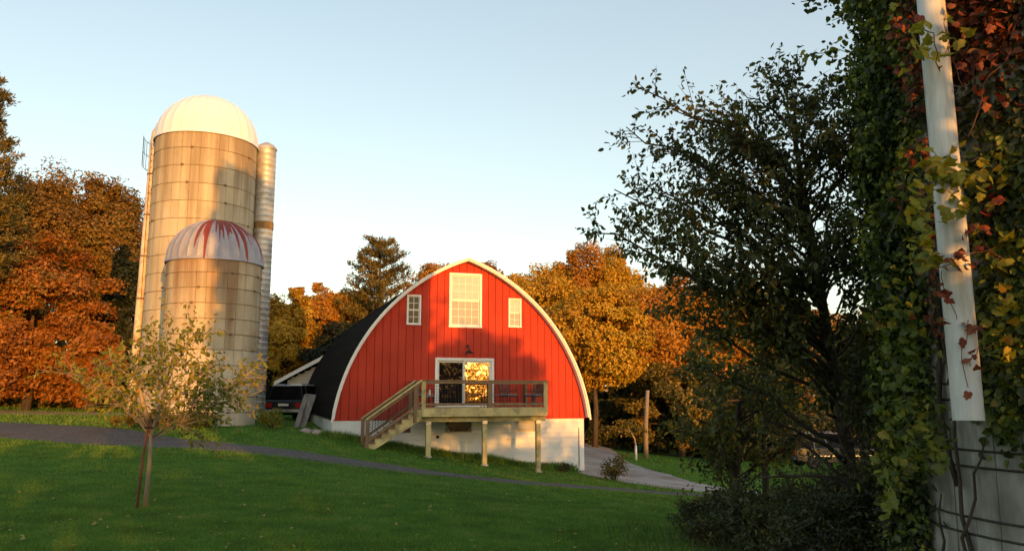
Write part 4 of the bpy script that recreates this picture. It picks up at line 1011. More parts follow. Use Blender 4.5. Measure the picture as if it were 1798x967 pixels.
# ------------------------------------------------------------------ near trees
def near_tree(name, label, base, trunk_pts, outline, nrand, box, seed, mat, leaf, tw=1.0, per=5, limb=.010, zmin=.0, depth=1.5, extra_low=None, cat='tree', bark='bark', r0=.13, keep=None, twl=(.35, .9)):
    """trunk polyline, limbs reaching for given tips and random ones inside box, twigs and leaves on them"""
    r = rs(seed); t = thing(name, label, cat, tuple(base)); b = Vector(base)
    T = [Vector(p)-b for p in trunk_pts]; mb = MB(); mb.tube(T, [r0*(1-.75*i/(len(T)-1)) for i in range(len(T))], 10); mb.build('trunk', M[bark], t, True)
    tips = [Vector(p)-b for p in outline]
    for k in range(nrand):
        p = keep(r) if keep else Vector((r.uniform(box[0], box[1]), r.uniform(box[2], box[3]), r.uniform(box[4], box[5])))
        tips.append(p-b)
    zlo = T[-1].z*zmin
    lb = MB(); tw_ = MB(); LP = []; LD = []
    for tip in tips:
        # start on the trunk at a point below the tip
        f = r.uniform(.30, .95); hh = [p.z for p in T]; zt = min(max(tip.z-abs(tip.x-T[-1].x)*.65-r.uniform(0,.5), T[1].z*.6, zlo), T[-1].z*.98)
        for i in range(len(T)-1):
            if T[i].z <= zt <= T[i+1].z: break
        st = T[i].lerp(T[i+1], (zt-T[i].z)/max(T[i+1].z-T[i].z, .01))
        L_ = (tip-st).length; mid = st.lerp(tip, .5)+Vector((r.normal()*.06, r.normal()*.06, .10))*L_
        pts = [st.lerp(mid, a).lerp(mid.lerp(tip, a), a)+Vector(r.normal(size=3)*.02*L_) for a in np.linspace(0, 1, 8)]
        pts[0] = st; rad = [max(.005, limb*(.7+L_*(1-a)**1.2)) for a in np.linspace(0, 1, 8)]
        lb.tube(pts, rad, 6)
        nt_ = int(L_*9*tw)+3
        for q in range(nt_):
            f = r.uniform(.28, 1.0); k = min(int(f*7), 6); p = pts[k].lerp(pts[k+1], f*7-k)
            d = (pts[k+1]-pts[k]).normalized(); side = Vector(r.normal(size=3)); side = (side-d*side.dot(d)).normalized()
            dv = (d*r.uniform(.4, 1.2)+side*r.uniform(.5, 1.1)+Vector((0,0,.15))).normalized(); ln = r.uniform(*twl)*(.5+.5*(1-f))
            e = p+dv*ln; m_ = p.lerp(e, .5)+Vector((0,0,.05*ln)); tw_.tube([p, m_, e], [.006,.004,.002], 3, False)
            nl = max(3, int(ln*per*6)); ff = r.uniform(.15, 1.05, nl)[:, None]
            pp = np.array(p)*(1-ff)+np.array(e)*ff+r.normal(size=(nl, 3))*.035; LP.append(pp); LD.append(np.tile(np.array(dv), (nl, 1)))
    lb.build('limb', M[bark], t, True); tw_.build('twigs', M[bark], t)
    P = np.concatenate(LP); D = np.concatenate(LD); nrm = unit(r.normal(size=P.shape)+np.array([0,-.2,.5]))
    n = len(P); dirn = unit(D*.5+r.normal(size=P.shape)*.8+np.array([0,0,-.7])); l_ = leaf*r.uniform(.6, 1.25, n)
    V, Fq = leaf_arrays(P, nrm, dirn, l_, l_*.52*r.uniform(.8,1.2,n), 'hex', .18); np_mesh('crown', V, Fq, mat, t)
    return t
Yt = 9.6
tipuv = [(1125,150),(1180,190),(1098,222),(1165,265),(1240,205),(1345,118),(1390,128),(1300,160),(1270,190),(1088,345),(1112,300),(1032,386),(1075,378),(1110,400),(1150,330),
         (1200,420),(1180,470),(1190,505),(1420,180),(1470,175),(1500,150),(1530,200),(1230,560),(1180,540),(1160,470),(1215,640),(1250,700),(1540,250),(1560,350),(1350,200),(1210,300)]
tb_ = at(1500, 925, 10.4); tb_.z = gz(tb_.x, 10.4)-.1
def keepb(r):
    while True:
        u, v = r.uniform(1150, 1600), 190+r.rand()**1.25*680
        lim = np.interp(v, [190, 300, 400, 470, 560, 700, 880], [1290, 1225, 1185, 1215, 1240, 1400, 1440])
        if (730 < v < 830 and u < 1530) or (v > 570 and u < 1380) or (v > 480 and u < 1270): continue
        if u > lim: return at(u, v, Yt+r.uniform(-1.3, 1.6))
near_tree('overhanging_tree', 'dark leafy tree with drooping branches reaching left in front of the sky', tb_,
    [tb_, at(1490,800,10.3), at(1462,640,10.1), at(1435,480,9.9), at(1410,330,9.8), at(1390,210,9.7)],
    [at(u, v, Yt+rnd.uniform(-.6,.6)) for u, v in tipuv], 76, None, 31, L['near'], .082, per=5.0, keep=keepb, r0=.10)
mb_ = at(1292, 905, 13.6); mb_.z = gz(mb_.x, 13.6)-.1
def keepm(r):
    while True:
        u, v = r.uniform(1170, 1420), r.uniform(590, 850); 
        if v > np.interp(u, [1170, 1230, 1300, 1420], [730, 670, 640, 640]) and v < np.interp(u, [1170,1230,1300,1420], [770,815,800,790]): return at(u, v, 13.4+r.uniform(-1.2, 1.2))
near_tree('low_branching_tree', 'bushy green and yellow tree with its trunk beside the concrete drive', mb_,
    [mb_, at(1290,830,13.6), at(1296,740,13.6), at(1300,640,13.6)], [at(1245,800,13.4), at(1240,862,13.2), at(1180,720,13.4)], 34, None, 33, L['mid'], .10, per=3.0, keep=keepm, r0=.12)
m2 = at(1345, 900, 14.4); m2.z = gz(m2.x, 14.4)-.1
MBt = thing('second_trunk_tree', 'thin dark trunk standing just right of the thicker trunk by the drive', 'tree', tuple(m2))
MB().tube([(0,0,0),(.02,0,1.0),(-.05,0,2.2),(.1,0,3.4)], [.07,.06,.05,.02], 8).build('trunk', M['bark'], MBt, True)
_r = rs(4); P_, n_, _ = crown_points(_r, (.1,0,3.0), (1.2,1.0,1.1), 60, 40, .2); foliage('crown', P_, n_, .11, L['mid'], MBt, _r)
tree('filling_shrub', 'leafy green shrub between the overhanging tree trunk and the silo creeper', 1500, 560, 170, 11.6, L['mid'], 45, vbot=742, ncl=90, per=70, leaf=.09, rc=.2, cat='shrub', shape='hex', trunk_r=.05)
# leaning bare branches lower right
for i, (pts, lab) in enumerate([([(1545,905),(1500,860),(1455,815),(1400,770),(1340,745)], 'bare dark limb slanting up left across the parked car'),
             ([(1520,880),(1500,820),(1478,780),(1465,735)], 'bare forked limb rising just right of the parked car'),
             ([(1560,930),(1480,850),(1440,835),(1380,835),(1330,838)], 'thin bare limb bending level over the green verge'),
             ([(1580,860),(1540,800),(1500,775),(1440,760)], 'bare limb arching over from the foot of the creeper')]):
    P = [at(u, v, 9.3+.1*k) for k, (u, v) in enumerate(pts)]; g = P[0].copy(); g.z = gz(g.x, g.y)-.05
    o = thing('bare_branch', lab, 'branch', tuple(g)); MB().tube([(0,0,0)]+[p-g for p in P], [.035,.03,.026,.02,.014,.008][:len(P)+1], 6).build('limb', M['bark'], o, True)
    tw = MB(); q = rs(60+i)
    for k in range(26):
        f = q.uniform(.5, len(P)-1.01); a = P[int(f)].lerp(P[int(f)+1], f-int(f))-g; e = a+Vector((q.normal()*.22, q.normal()*.15, q.uniform(-.1,.35))); tw.tube([a, e], [.006,.002], 3, False)
    tw.build('twigs', M['bark'], o)

# sapling
sb = at(255, 888, 11.7); sb.z = gz(sb.x, 11.7)-.03
def keeps(r):
    while True:
        u, v = r.uniform(120, 455), r.uniform(575, 735)
        e = ((u-295)/138)**2+((v-655)/85)**2
        if e < 1 and r.rand() < .9: return at(u, v, 11.7+r.uniform(-.9, .9))
sap = near_tree('young_lawn_tree', 'slender young tree with thin yellow-green leaves on the lawn', sb,
    [sb, at(262,820,11.7), at(266,760,11.7), at(285,700,11.7), at(300,640,11.7), at(310,600,11.65)], [at(460,655,11.4), at(440,650,11.6), at(350,575,11.7), at(290,570,11.7), at(110,650,11.8), at(80,650,11.9), at(385,735,11.5), at(470,690,11.5)],
    28, None, 41, L['sap'], .085, per=3.4, tw=.6, limb=.0045, zmin=.42, keep=keeps, bark='bark_pale', r0=.036)
MB().tube([at(266,755,11.7)-sb, at(250,705,11.75)-sb, at(240,650,11.7)-sb, at(225,615,11.6)-sb], [.038,.03,.02,.01], 8).build('second_stem', M['bark_pale'], sap, True)
st = at(240, 888, 11.5); st.z = gz(st.x, 11.5)
so = thing('tree_stake', 'thin red-brown stake leaning against the young tree on the lawn', 'stake', tuple(st))
MB().tube([(0,0,-.1), at(250,810,11.52)-st, at(262,735,11.62)-st], .019, 8).build('rod', M['bark_red'], so, True)
MB().tube([at(262,750,11.6)-st+Vector((.06*math.cos(a),.06*math.sin(a),0)) for a in np.linspace(0,6.28,11)], .008, 4, False).build('tie', M['black'], so)

# ------------------------------------------------------------------ background trees
T_ = lambda *a, **k: tree(*a, **k)
G1 = 'autumn trees behind the farm'
pine('pine_tree', 'tall dark pine cut off by the left edge of the photo', -14, 134, 165, 42, 51, 'pine', vlow=520, group=G1)
T_('oak_tree', 'tall brown-olive oak at the far left below the pine', 62, 255, 270, 52, L['rust'], 52, vbot=600, ncl=300, bump=.3, group=G1)
T_('oak_tree', 'rusty oak whose crown touches the filler pipe of the tall silo', 190, 286, 190, 54, L['rust'], 53, vbot=600, ncl=240, bump=.3, group=G1)
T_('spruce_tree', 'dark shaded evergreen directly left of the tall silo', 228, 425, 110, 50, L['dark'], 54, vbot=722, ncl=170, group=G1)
T_('maple_tree', 'large orange-red maple reaching the ground at the left', 70, 430, 270, 45.5, L['redorange'], 55, vbot=734, ncl=260, squash=.45, group=G1)
T_('maple_tree', 'orange maple cut by the left edge under the pine', -60, 400, 200, 46.5, L['rust'], 56, vbot=734, ncl=170, group=G1)
T_('maple_bush', 'low orange bush between the maple and the silo', 172, 560, 120, 45, L['redorange'], 57, vbot=732, ncl=90, leaf=.22, group=G1)
T_('maple_tree', 'golden tree immediately right of the silos', 505, 498, 135, 55, L['gold'], 58, vbot=690, ncl=150, group=G1)
T_('maple_tree', 'amber tree behind the garage roof', 560, 492, 110, 60, L['orange'], 59, vbot=650, ncl=120, group=G1)
T_('maple_tree', 'golden-brown tree at the left foot of the pine', 615, 484, 110, 63, L['gold'], 60, vbot=640, ncl=110, group=G1)
pine('pine_tree', 'broad sunlit pine rising behind the left flank of the barn', 668, 424, 165, 60, 61, 'pine', vlow=600, n_whorl=10, ang=.38, dens=1.0, pw=.30, group=G1)
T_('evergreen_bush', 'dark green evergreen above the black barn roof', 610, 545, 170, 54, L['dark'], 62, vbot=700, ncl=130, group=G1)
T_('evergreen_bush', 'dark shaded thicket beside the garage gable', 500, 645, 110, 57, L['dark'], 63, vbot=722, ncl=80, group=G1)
T_('maple_tree', 'orange tree just behind the left shoulder of the arch', 770, 462, 120, 64, L['orange'], 64, vbot=600, ncl=100, group=G1)
T_('maple_tree', 'reddish tree peeping over the right side of the barn peak', 860, 450, 80, 66, L['redorange'], 65, vbot=600, ncl=90, group=G1)
T_('maple_tree', 'olive-gold tree over the right shoulder of the barn', 925, 446, 220, 60, L['gold'], 66, vbot=660, ncl=260, bump=.25, group=G1)
T_('maple_tree', 'tallest orange tree right of the barn', 1018, 408, 120, 63, L['orange'], 67, vbot=640, ncl=160, group=G1)
T_('maple_tree', 'gold tree right of the tallest orange one', 1085, 424, 130, 64, L['gold'], 68, vbot=660, ncl=190, group=G1)
T_('maple_tree', 'bright golden tree spreading beside the barn arch', 1040, 485, 190, 52, L['gold'], 69, vbot=690, ncl=290, trunk_r=.16, bump=.25, group=G1)
for i, (u, v, w_, mt, lab) in enumerate([(130,276,200,'rust','brown tree filling the gap between the two left oaks'), (880,468,180,'orange','farther orange tree low behind the right shoulder of the barn'),
        (1000,455,200,'orange','farther amber tree behind the tallest orange one'), (1100,462,200,'gold','farther gold tree right of the tallest orange one'), (1190,490,200,'orange','farther tree behind the pole and the near branches'),
        (545,508,190,'gold','farther gold tree between the silos and the pine'), (1290,505,200,'gold','farther gold tree left of the overhanging tree')]):
    T_('maple_tree', lab, u, v, w_, 68, L[mt], 140+i, vbot=700, ncl=170, group=G1, bump=.25, leaf=.2)
T_('maple_tree', 'brownish tree behind the leaning grey pole', 1135, 470, 190, 58, L['orange'], 70, vbot=700, ncl=240, group=G1)
T_('maple_tree', 'orange tree seen between the pole and the near branches', 1225, 495, 190, 60, L['orange'], 71, vbot=710, ncl=230, group=G1)
T_('maple_tree', 'olive tree low behind the near branches', 1190, 620, 160, 53, L['olive'], 72, vbot=790, ncl=150, group=G1)
T_('maple_tree', 'dull orange tree behind the trunk of the overhanging tree', 1310, 500, 170, 62, L['rust'], 73, vbot=720, ncl=150, group=G1)
T_('maple_tree', 'orange tree glimpsed through the middle of the overhanging tree', 1410, 520, 180, 60, L['orange'], 74, vbot=730, ncl=150, group=G1)
T_('maple_tree', 'rusty tree behind the left flank of the creeper silo', 1530, 500, 200, 64, L['rust'], 75, vbot=730, ncl=130, group=G1)
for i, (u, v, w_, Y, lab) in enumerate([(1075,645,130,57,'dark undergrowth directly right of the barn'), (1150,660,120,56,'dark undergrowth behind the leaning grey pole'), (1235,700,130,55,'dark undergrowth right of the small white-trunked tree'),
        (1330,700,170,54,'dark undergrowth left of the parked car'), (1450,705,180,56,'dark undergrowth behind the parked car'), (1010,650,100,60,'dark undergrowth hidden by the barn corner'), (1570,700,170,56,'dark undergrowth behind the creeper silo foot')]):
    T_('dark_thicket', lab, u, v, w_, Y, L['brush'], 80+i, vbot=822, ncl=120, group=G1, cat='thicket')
for i, (u, v, w_, Y, mt, lab) in enumerate([(-10,640,150,50,'rust','low russet bush at the left edge behind the track'), (95,668,120,50,'olive','low olive bush under the big orange maple'),
        (170,676,90,50.5,'rust','low brown bush between the maple trunks'), (250,668,110,51,'brush','dark low bush hidden behind the young lawn tree')]):
    T_('low_bush', lab, u, v, w_, Y, L[mt], 130+i, vbot=726, ncl=70, group=G1, cat='bush', trunk_r=.06)
_x = rs(9)
def belt():
    n = 60000; x = _x.uniform(-190, 190, n); cl = np.floor(x/5)*5+2.5; hh = 9.5+3.0*np.sin(cl*1.7)+1.5*np.sin(cl*.53); off = (x-cl)/3.2
    z = _x.rand(n)**.7*hh*np.sqrt(np.clip(1-off**2*.55, .05, 1)); y = 100+_x.normal(size=n)*2+.00*x; P = np.c_[x, y, z-3.5]
    o = foliage('distant_woods', P, unit(_x.normal(size=P.shape)+np.array([0,-1,.4])), .85, L['rust'], None, _x, .7, 'tri'); kind(o, 'stuff')
    o['label'] = 'far belt of russet woods closing the view behind all the trees'
    return o
belt()
# trees behind the photographer: they throw the shadows on silos, barn and lawn
def back_tree(label, x, y, top, rx, ry, zb, mat, seed, ncl=130, per=90, leaf=.34, shell=.2, rc=.2, boxy=0):
    return tree('shade_tree', label, 0, 0, 0, 0, mat, seed, ncl=ncl, per=per, leaf=leaf, shell=shell, rc=rc, xyz=((x, y, (top+zb)/2), (rx, ry, (top-zb)/2)), group='trees behind the viewpoint', bump=.12, boxy=boxy)
back_tree('tall dense tree behind the viewpoint shading the silos', 9.72, -10, 17.3, 1.15, 2.2, .2, L['dark'], 90, 560, 90, .42, rc=.06, boxy=6)
back_tree('narrow loose tree behind the viewpoint beside the dense one', 14.3, -10.5, 13.6, 3.0, 2.2, .8, L['olive'], 91, 80, 48, .25)
back_tree('small open tree behind the viewpoint shading the barn door', 18.6, -10, 8.9, 3.2, 1.6, 3.6, L['olive'], 92, 125, 95, .22, rc=.16, shell=.1)
def hedge(label, x0, x1, y, h, seed, mat):  # unseen hedges added to keep low sun off the lawn and barn foundation
    r = rs(seed); n = int((x1-x0)*520); x = r.uniform(x0, x1, n); t = thing('hedge', label, 'hedge', ((x0+x1)/2, y, gz((x0+x1)/2, y)), 0, 'unseen hedges added for shade behind the viewpoint')
    hh = (h-gz((x0+x1)/2, y))*(1+.07*np.sin(x*1.9)+.05*np.sin(x*4.7+1))+r.normal(size=n)*.12; z = r.rand(n)*hh; P = np.c_[x-(x0+x1)/2, r.normal(size=n)*.5, z]
    foliage('foliage', P, unit(r.normal(size=P.shape)), .38, mat, t, r); mb = MB()
    for k in range(int(x1-x0)//2+1): mb.tube([(x0+k*2-(x0+x1)/2, 0, -.2), (x0+k*2-(x0+x1)/2, 0, h*.7)], .05, 5)
    mb.build('stems', M['bark'], t)
hedge('long low hedge added behind the viewpoint on the left to shade the lawn', -14, 14.6, -20, 4.35, 95, L['dark'])
hedge('lowest hedge added behind the viewpoint in the middle, kept low for sun on the pipe', 13.0, 18, -20, 3.9, 97, L['hedge'])
hedge('taller hedge added behind the viewpoint on the right to shade the barn foundation', 18, 62, -20, 5.25, 96, L['hedge'])

# ------------------------------------------------------------------ small plants
def shrub(name, label, u, vtop, wpx, Y, mat, seed, n=2600, leaf=.07, stems=14, cat='shrub', bark='bark', group=None, stemlen=1.0):
    r = rs(seed); top = at(u, vtop, Y); x = top.x; g = gz(x, Y); h = max(top.z-g, .15); rx = wpx/2/F*Y
    t = thing(name, label, cat, (x, Y, g), 0, group); mb = MB(); LP = []
    for k in range(stems):
        a = r.uniform(0, 6.28); rr = r.uniform(.2, 1)*rx; e = np.array([math.cos(a)*rr, math.sin(a)*rr*.8, h*r.uniform(.35, 1.35)*math.sqrt(max(.1, 1-(rr/rx)**2*.6))])
        m_ = e*.5+np.array([0,0,.12*h]); mb.tube([(e[0]*.12, e[1]*.12, -.03), m_, e*stemlen], [.012*h+.004,.008*h+.003,.003], 4)
        for q in range(5):
            s_ = r.uniform(.4, 1); p = m_*(1-s_)+e*s_; e2 = p+r.normal(size=3)*np.array([.18,.18,.14])*h; mb.tube([p, e2], [.004,.002], 3, False)
            m = n//stems//5; f = r.rand(m)[:, None]; LP.append(p*(1-f)+e2*f+r.normal(size=(m, 3))*.10*min(h, 1))
    mb.build('stems', M[bark], t); P = np.concatenate(LP); P[:, 2] = np.abs(P[:, 2])+.01
    foliage('foliage', P, unit(r.normal(size=P.shape)+np.array([0,-.3,.4])), leaf, mat, t, r, .55); return t
shrub('round_shrub', 'small round shrub beside the concrete drive near the barn corner', 1078, 803, 42, 30.5, L['olive'], 101, 900, .10, 16)
shrub('weedy_shrub', 'little weedy plant at the right end of the foundation', 990, 812, 22, 32.2, L['brush'], 102, 300, .09, 8)
shrub('flowering_shrub', 'low brown-green shrub right of the small silo base', 478, 722, 48, 31.5, L['sap'], 103, 1200, .10, 14)
shrub('silo_weeds', 'strip of tall weeds along the left foot of the small silo', 255, 727, 130, 30.5, L['olive'], 104, 2400, .13, 30)
shrub('silo_weeds', 'strip of tall weeds in front of the small silo', 335, 731, 95, 30.3, L['brush'], 105, 2000, .13, 26)
for i, (u, v, w_, Y, n, lab) in enumerate([(1235,880,120,12.0,2600,'dark brush clump at the left end of the thicket'), (1310,866,130,11.4,4200,'dark brush clump under the two trunks'), (1400,862,140,10.7,4200,'dark brush clump below the bare limbs'),
        (1485,846,140,9.9,4600,'dark brush clump left of the creeper silo'), (1570,830,120,9.1,5200,'dark brush clump against the silo creeper'), (1600,900,110,8.3,3000,'tangled brush at the very foot of the silo'),
        (1450,895,170,9.0,3800,'tangled brush along the bottom edge of the photo'), (1350,905,150,9.7,3400,'tangled brush left of centre on the bottom edge'), (1255,915,130,10.4,1800,'low brush merging into the lawn')]):
    shrub('brush_clump', lab, u, v, w_, Y, L['brush'], 110+i, int(n*1.1), .058, 44, group='brush under the trees', bark='grey_wood' if i in (2, 3, 5, 6) else 'bark')
# white-trunked small tree, pole
wt = at(1117, 810, 43); wt.z = gz(wt.x, 43)
o = thing('white_trunked_sapling', 'tiny tree with a white-wrapped trunk on the far verge', 'tree', tuple(wt))
MB().tube([(0,0,-.1),(0,0,.75)], [.07,.06], 8).build('trunk_wrap', M['white'], o, True); MB().tube([(0,0,.75),(-.05,0,1.1),(-.4,0,1.7)], [.05,.035,.015], 6).build('trunk', M['bark_pale'], o)
_r = rs(5); P_, n_, _ = crown_points(_r, (-.55,0,1.65), (.85,.7,.38), 30, 22, .22); foliage('crown', P_, n_, .14, L['olive'], o, _r)
pl = at(1134, 806, 45); pl.z = gz(pl.x, 45)
o = thing('grey_pole', 'old grey wooden pole leaning slightly at the edge of the woods', 'pole', tuple(pl)); pe = at(1137, 685, 45)-pl
MB().tube([(0,0,-.3), pe*.5+Vector((-.05,0,0)), pe], [.14,.125,.10], 10).build('shaft', M['old_pole'], o, True); MB().lathe([(.0,.02),(.11,.0),(.11,-.1)], 10, pe).build('cap', M['grey_wood'], o)

# ------------------------------------------------------------------ garage, vehicles, boards, stones
gx, gy = -10.9, 50.; gg = gz(gx, gy)-.2
ga = thing('garage', 'pale-sided garage with a white-trimmed gable between silo and barn', 'garage', (gx, gy, gg), R(6))
ez = at(490,668,50).z-gg; rz_ = ez+ 1.72; hw_ = 3.6
body = MB(); body.prism([(-hw_+.6,0),(hw_-.6,0),(hw_-.6,ez),(0,rz_-.2),(-hw_+.6,ez)][::-1], .1, 8); body.build('wall', M['siding_white'], ga)
for k in range(int(rz_/.2)):
    z = k*.2+.1; half = hw_-.6 if z < ez else (hw_-.6)*(rz_-.2-z)/(rz_-.2-ez)
    if half > .2: MB().prism_x([(.1, z-.1), (.06, z-.095), (.085, z+.098), (.1, z+.098)], -half, half).build('siding_board', M['siding_white'], ga)
for s_ in (-1, 1):
    a_, b_ = (s_*(hw_+.1), ez-.22), (0, rz_+.12)
    m = MB(); i = 0
    for y in (-.45, 8.3):
        for p in (a_, b_, (b_[0], b_[1]+.14), (a_[0], a_[1]+.14)): m.v.append((p[0], y, p[1]))
    m.f = [(0,1,2,3),(7,6,5,4),(3,2,6,7),(1,0,4,5),(0,3,7,4),(2,1,5,6)]; m.build('roof', M['shingle'], ga)
    m = MB()
    for y in (-.50, -.455):
        for p in ((a_[0], a_[1]-.08), (b_[0], b_[1]-.10), (b_[0], b_[1]+.15), (a_[0], a_[1]+.16)): m.v.append((p[0], y, p[1]))
    m.f = [(0,1,2,3),(7,6,5,4),(3,2,6,7),(1,0,4,5),(0,3,7,4),(2,1,5,6)]; m.build('fascia', M['white'], ga)
MB().box((-hw_+1.1,.05,1.15),(.9,.06,2.1)).build('door', M['white'], ga)
MB().box((.4,.05,1.5),(1.0,.06,.9)).build('window', M['glass_dark'], ga)
def vehicle(name, label, cat, x, y, rz, paint, roof, L_=4.6, W_=1.84, H_=1.62, g=None):
    g = gz(x, y) if g is None else g; t = thing(name, label, cat, (x, y, g+.0), rz)
    hl, hw2 = L_/2, W_/2
    prof = [(-hl,.42),(-hl+.03,.92),(-hl+.12,1.02),(hl-1.25,.98),(hl-.25,.86),(hl-.02,.70),(hl,.38),(hl-.55,.30),(hl-.62,.55),(hl-.88,.70),(hl-1.15,.55),(hl-1.22,.28),(-hl+1.25,.28),(-hl+1.18,.55),(-hl+.9,.70),(-hl+.62,.55),(-hl+.55,.32)]
    MB().prism(prof[::-1], -hw2, hw2).build('body', M[paint], t, bevel=.05)
    cab = MB(); b0, b1, t0, t1 = -hl+.14, hl-1.35, -hl+.42, hl-2.05; iw = hw2-.22
    for z, xa, xb, ww in ((.99, b0, b1, hw2-.05), (H_-.06, t0, t1, iw)):
        for p in ((xa,-ww),(xb,-ww),(xb,ww),(xa,ww)): cab.v.append((p[0], p[1], z))
    cab.f = [(0,1,5,4),(1,2,6,5),(2,3,7,6),(3,0,4,7),(4,5,6,7),(3,2,1,0)]; cab.build('cabin_glass', M['glass_dark'], t)
    MB().box(((t0+t1)/2, 0, H_-.03), (t1-t0+.12, iw*2+.08, .07)).build('roof_panel', M[roof], t, bevel=.03)
    for sy in (-1, 1):
        for xa, xb in ((b0, t0), (b1, t1), ((b0+b1)/2-.1, (t0+t1)/2-.05), ((b0*3+b1)/4, (t0*3+t1)/4)):
            MB().beam((xa, sy*(hw2-.045), .98), (xb, sy*(iw+.005), H_-.05), .07, .05, (0,1,0)).build('pillar', M[paint], t)
        MB().tube([(t0+.1, sy*(iw-.08), H_+.06), (t1-.1, sy*(iw-.08), H_+.06)], .018, 6).build('roof_rail', M['chrome'], t)
        MB().box((0, sy*(hw2+.008), .62), (L_*.62, .02, .05)).build('side_trim', M['chrome'], t)
        MB().box((-hl+.0, sy*(hw2-.18), .78), (.05, .28, .22)).build('taillight', M['red_lens'], t)
        MB().box((hl-.06, sy*(hw2-.28), .68), (.08, .36, .14)).build('headlight', M['chrome'], t, bevel=.02)
        MB().box((.9, sy*(hw2+.06), 1.02), (.10, .14, .12)).build('mirror', M[paint], t, bevel=.02)
        for xx in (-hl+.9, hl-.9):
            wv = thing('tmp', 'x', 'x') if False else None
            m = MB(); n = 20
            ty = MB(); ty.lathe([(.22,-.11),(.31,-.11),(.335,-.07),(.335,.07),(.31,.11),(.22,.11)], n); tyo = ty.build('wheel', M['tyre'], t, True)
            tyo.location = (xx, sy*(hw2-.12), .335); tyo.rotation_euler = (R(90), 0, 0)
            MB().lathe([(.0,.05*1),(.06,.09),(.10,.06),(.20,.08),(.225,.10),(.225,-.10),(0,-.10)], n).build('rim', M['hoop_dark'], tyo, True)
    MB().box((-hl-.04, 0, .50), (.14, W_-.1, .16)).build('bumper', M['chrome'] if roof != paint else M[paint], t, bevel=.03)
    MB().box((hl+.0, 0, .46), (.12, W_-.1, .16)).build('bumper', M[paint], t, bevel=.03)
    MB().box((-hl-.01, 0, .80), (.03, .52, .12)).build('plate', M['white'], t)
    return t
cx_ = at(1466, 800, 40); vehicle('parked_wagon', 'dark green-grey wagon parked beyond the thicket with sky on its roof', 'car', cx_.x, 40, R(4), 'car_paint', 'car_paint', 4.7, g=at(1466,820,40).z)
p_ = at(507, 700, 40.5); vehicle('parked_suv', 'black utility vehicle with a pale roof parked behind the silos', 'car', p_.x+.3, 41.8, R(82), 'car_black', 'chrome', 4.4, 1.9, 1.75)
for i, (du, w_, lab) in enumerate(((0,.42,'wide grey board leaning on the black barn roof'), (-14,.20,'narrow grey board leaning beside the wide one'))):
    a = at(527+du*.5, 737, 34.0-.4*i); a.z = gz(a.x, a.y)-.05; b = at(547+du*.6, 692, 35.0)
    o = thing('leaning_board', lab, 'board', tuple(a), 0, 'boards leaning on the barn'); MB().beam((0,0,0), b-a, w_, .04, (0,1,0)).build('plank', M['grey_wood'], o)
_q = rs(12)
for i in range(16):
    u, v = [(575,750),(562,746),(570,757),(558,752),(550,744),(580,758),(566,762),(574,741),(552,757),(543,750),(560,738),(583,764),(570,748),(547,758),(538,744),(556,764)][i]
    Y = 30.7+_q.uniform(0, .9); p = at(u, v, Y); g = gz(p.x, Y); s_ = _q.uniform(.13, .26)
    m = MB(); n = 7; vs_ = []
    for a in range(n):
        for bz in (0, .5, 1): 
            k = (1, 1.1, .55)[int(bz*2)]*_q.uniform(.8, 1.15); m.v.append((math.cos(a/n*6.283)*s_*k, math.sin(a/n*6.283)*s_*.8*k, s_*.75*bz*_q.uniform(.9,1.1)))
    for a in range(n):
        b2 = (a+1) % n
        for q in range(2): m.f.append((a*3+q, b2*3+q, b2*3+q+1, a*3+q+1))
    m.f.append(tuple(a*3+2 for a in range(n))); o = m.build('fieldstone', M['rubble_red'] if i in (0,2,6,12) else M['stone']); o.location = (p.x, Y, g-.03)
    tag(o, 'reddish broken stone in the small heap at the left corner of the barn foundation' if i in (0,2,6,12) else 'pale grey rough stone in the small heap at the left corner of the barn foundation', 'stone', 'stones heaped at the barn corner')

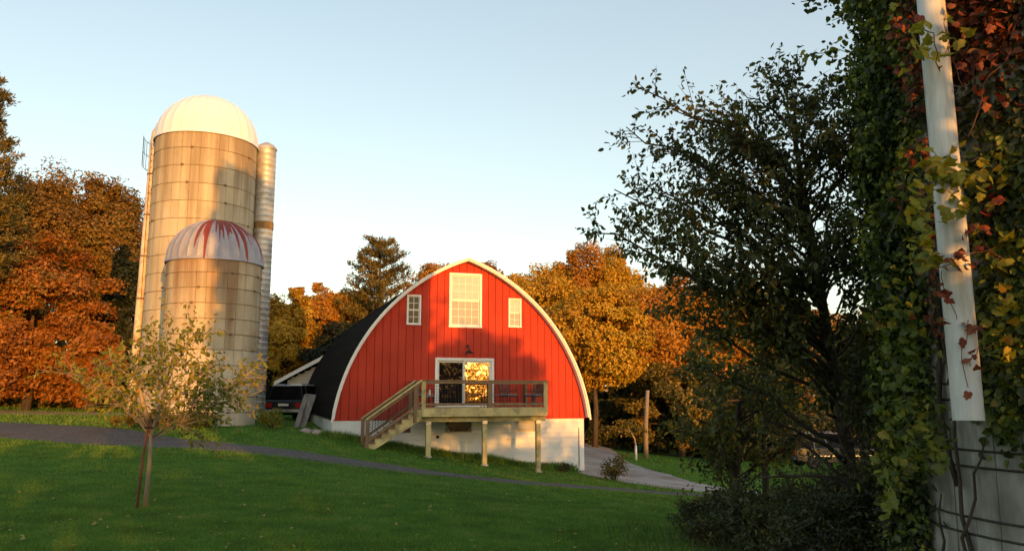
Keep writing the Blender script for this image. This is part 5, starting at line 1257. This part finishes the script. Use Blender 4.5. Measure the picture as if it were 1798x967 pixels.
# ------------------------------------------------------------------ grass and fallen leaves
def blades(name, n, ylo, yhi, hgt, wd, seed, mat, ulo=-30, uhi=1830, xyf=None):
    r = rs(seed)
    if xyf is None:
        Y = 1/(r.rand(n)*(1/ylo-1/yhi)+1/yhi); u = r.uniform(ulo, uhi, n); X = (u-899)/F*Y*.98
    else: X, Y = xyf(r, n)
    d = np.full(n, 9.); G = np.array([(g[0], g[1], g[2]) for g in GD])
    for a, b in zip(G, G[1:]):
        ab = b[:2]-a[:2]; q = ((X-a[0])*ab[0]+(Y-a[1])*ab[1])/(ab@ab); qc = np.clip(q, 0, 1); px, py = a[0]+ab[0]*qc, a[1]+ab[1]*qc
        d = np.minimum(d, np.hypot(X-px, Y-py)-(a[2]+(b[2]-a[2])*qc)/2)
    CD = [(4.5,56,5),(3.8,46,5),(3.6,40,5),(4.3,36,5.6),(5.3,32.6,4.8),(6.9,29.8,3.6),(9,27.8,3.3),(13,27,3.4),(22,27,3.4)]; G = np.array(CD)
    for a, b in zip(G, G[1:]):
        ab = b[:2]-a[:2]; qc = np.clip(((X-a[0])*ab[0]+(Y-a[1])*ab[1])/(ab@ab), 0, 1)
        d = np.minimum(d, np.hypot(X-a[0]-ab[0]*qc, Y-a[1]-ab[1]*qc)-(a[2]+(b[2]-a[2])*qc)/2)
    lx = (X-BO.x)*Bc+(Y-BO.y)*Bs; ly = -(X-BO.x)*Bs+(Y-BO.y)*Bc
    ok = (d > -np.abs(r.normal(size=n))*.22+.04) & ~((lx > -.1) & (lx < BW) & (ly > -.05) & (ly < BD)) & (np.hypot(X-SX, Y-SY) > SR) & (np.hypot(X-TX, Y-TY) > TR) & (np.hypot(X-VX, Y-VY) > VR)
    X, Y = X[ok], Y[ok]; n = len(X); Z = gzs(X, Y)-.005; k = np.clip(Y/12, .7, 3.2)
    patch = .75+.5*np.abs(np.sin(X*1.3+np.sin(Y*.9))*np.cos(Y*1.1+X*.4)); h = hgt*r.uniform(.5, 1.3, n)*patch*np.sqrt(k); wv = wd*k*r.uniform(.7, 1.3, n)
    a = r.uniform(0, 6.283, n); lean = r.normal(size=(n, 2))*.45; s_ = np.c_[np.cos(a), np.sin(a), a*0]
    P = np.c_[X, Y, Z]; tip = P+np.c_[lean[:, 0]*h, lean[:, 1]*h, h]
    V = np.stack([P-s_*wv[:, None]/2, P+s_*wv[:, None]/2, tip], 1).reshape(-1, 3)
    o = np_mesh(name, V, np.arange(n*3).reshape(-1, 3), mat); return kind(o, 'stuff')
blades('lawn_grass', 330000, 7.6, 24, .042, .010, 201, L['grass'])
blades('verge_grass', 120000, 20, 50, .05, .012, 202, L['grass'])
def around_base(r, n):
    t = r.rand(n); lx = t*(BW+1)-.4; ly = -np.abs(r.normal(size=n))*.22-.03; X = BO.x+lx*Bc-ly*Bs; Y = BO.y+lx*Bs+ly*Bc; return X, Y
blades('foundation_grass', 9000, 0, 0, .15, .012, 203, L['grass'], xyf=around_base)
def thick_(r, n):
    u = 1660-np.abs(r.normal(size=n))*190; Y = r.uniform(7.8, 12, n)+np.sin(u*.03)*.5; return (u-899)/F*Y*.98, Y
blades('long_grass', 16000, 0, 0, .22, .012, 204, L['brush'], xyf=thick_)
fm = [lobed_leaf(300+i, 'fallen_leaf', objleaf('fallen_leaf_%d' % i, [(.1,(.28,.22,.06)),(.6,(.45,.38,.12)),(1,(.48,.26,.08))])) for i in range(2)]
_r = rs(205)
for k in range(170):
    Y = 1/(_r.rand()*(1/8.2-1/19)+1/19); X = (_r.uniform(0, 1230)-899)/F*Y; o = bpy.data.objects.new('fallen_leaf', fm[k % 2]); C.objects.link(o)
    s_ = _r.uniform(.025, .06); o.scale = (s_, s_, s_); o.location = (X, Y, gz(X, Y)+_r.uniform(.02, .045)); o.rotation_euler = (_r.uniform(-.5,.5), _r.uniform(-.5,.5), _r.uniform(0, 6.28))
    tag(o, 'small pale yellow leaf fallen on the mown lawn', 'leaf', 'fallen leaves on the lawn')
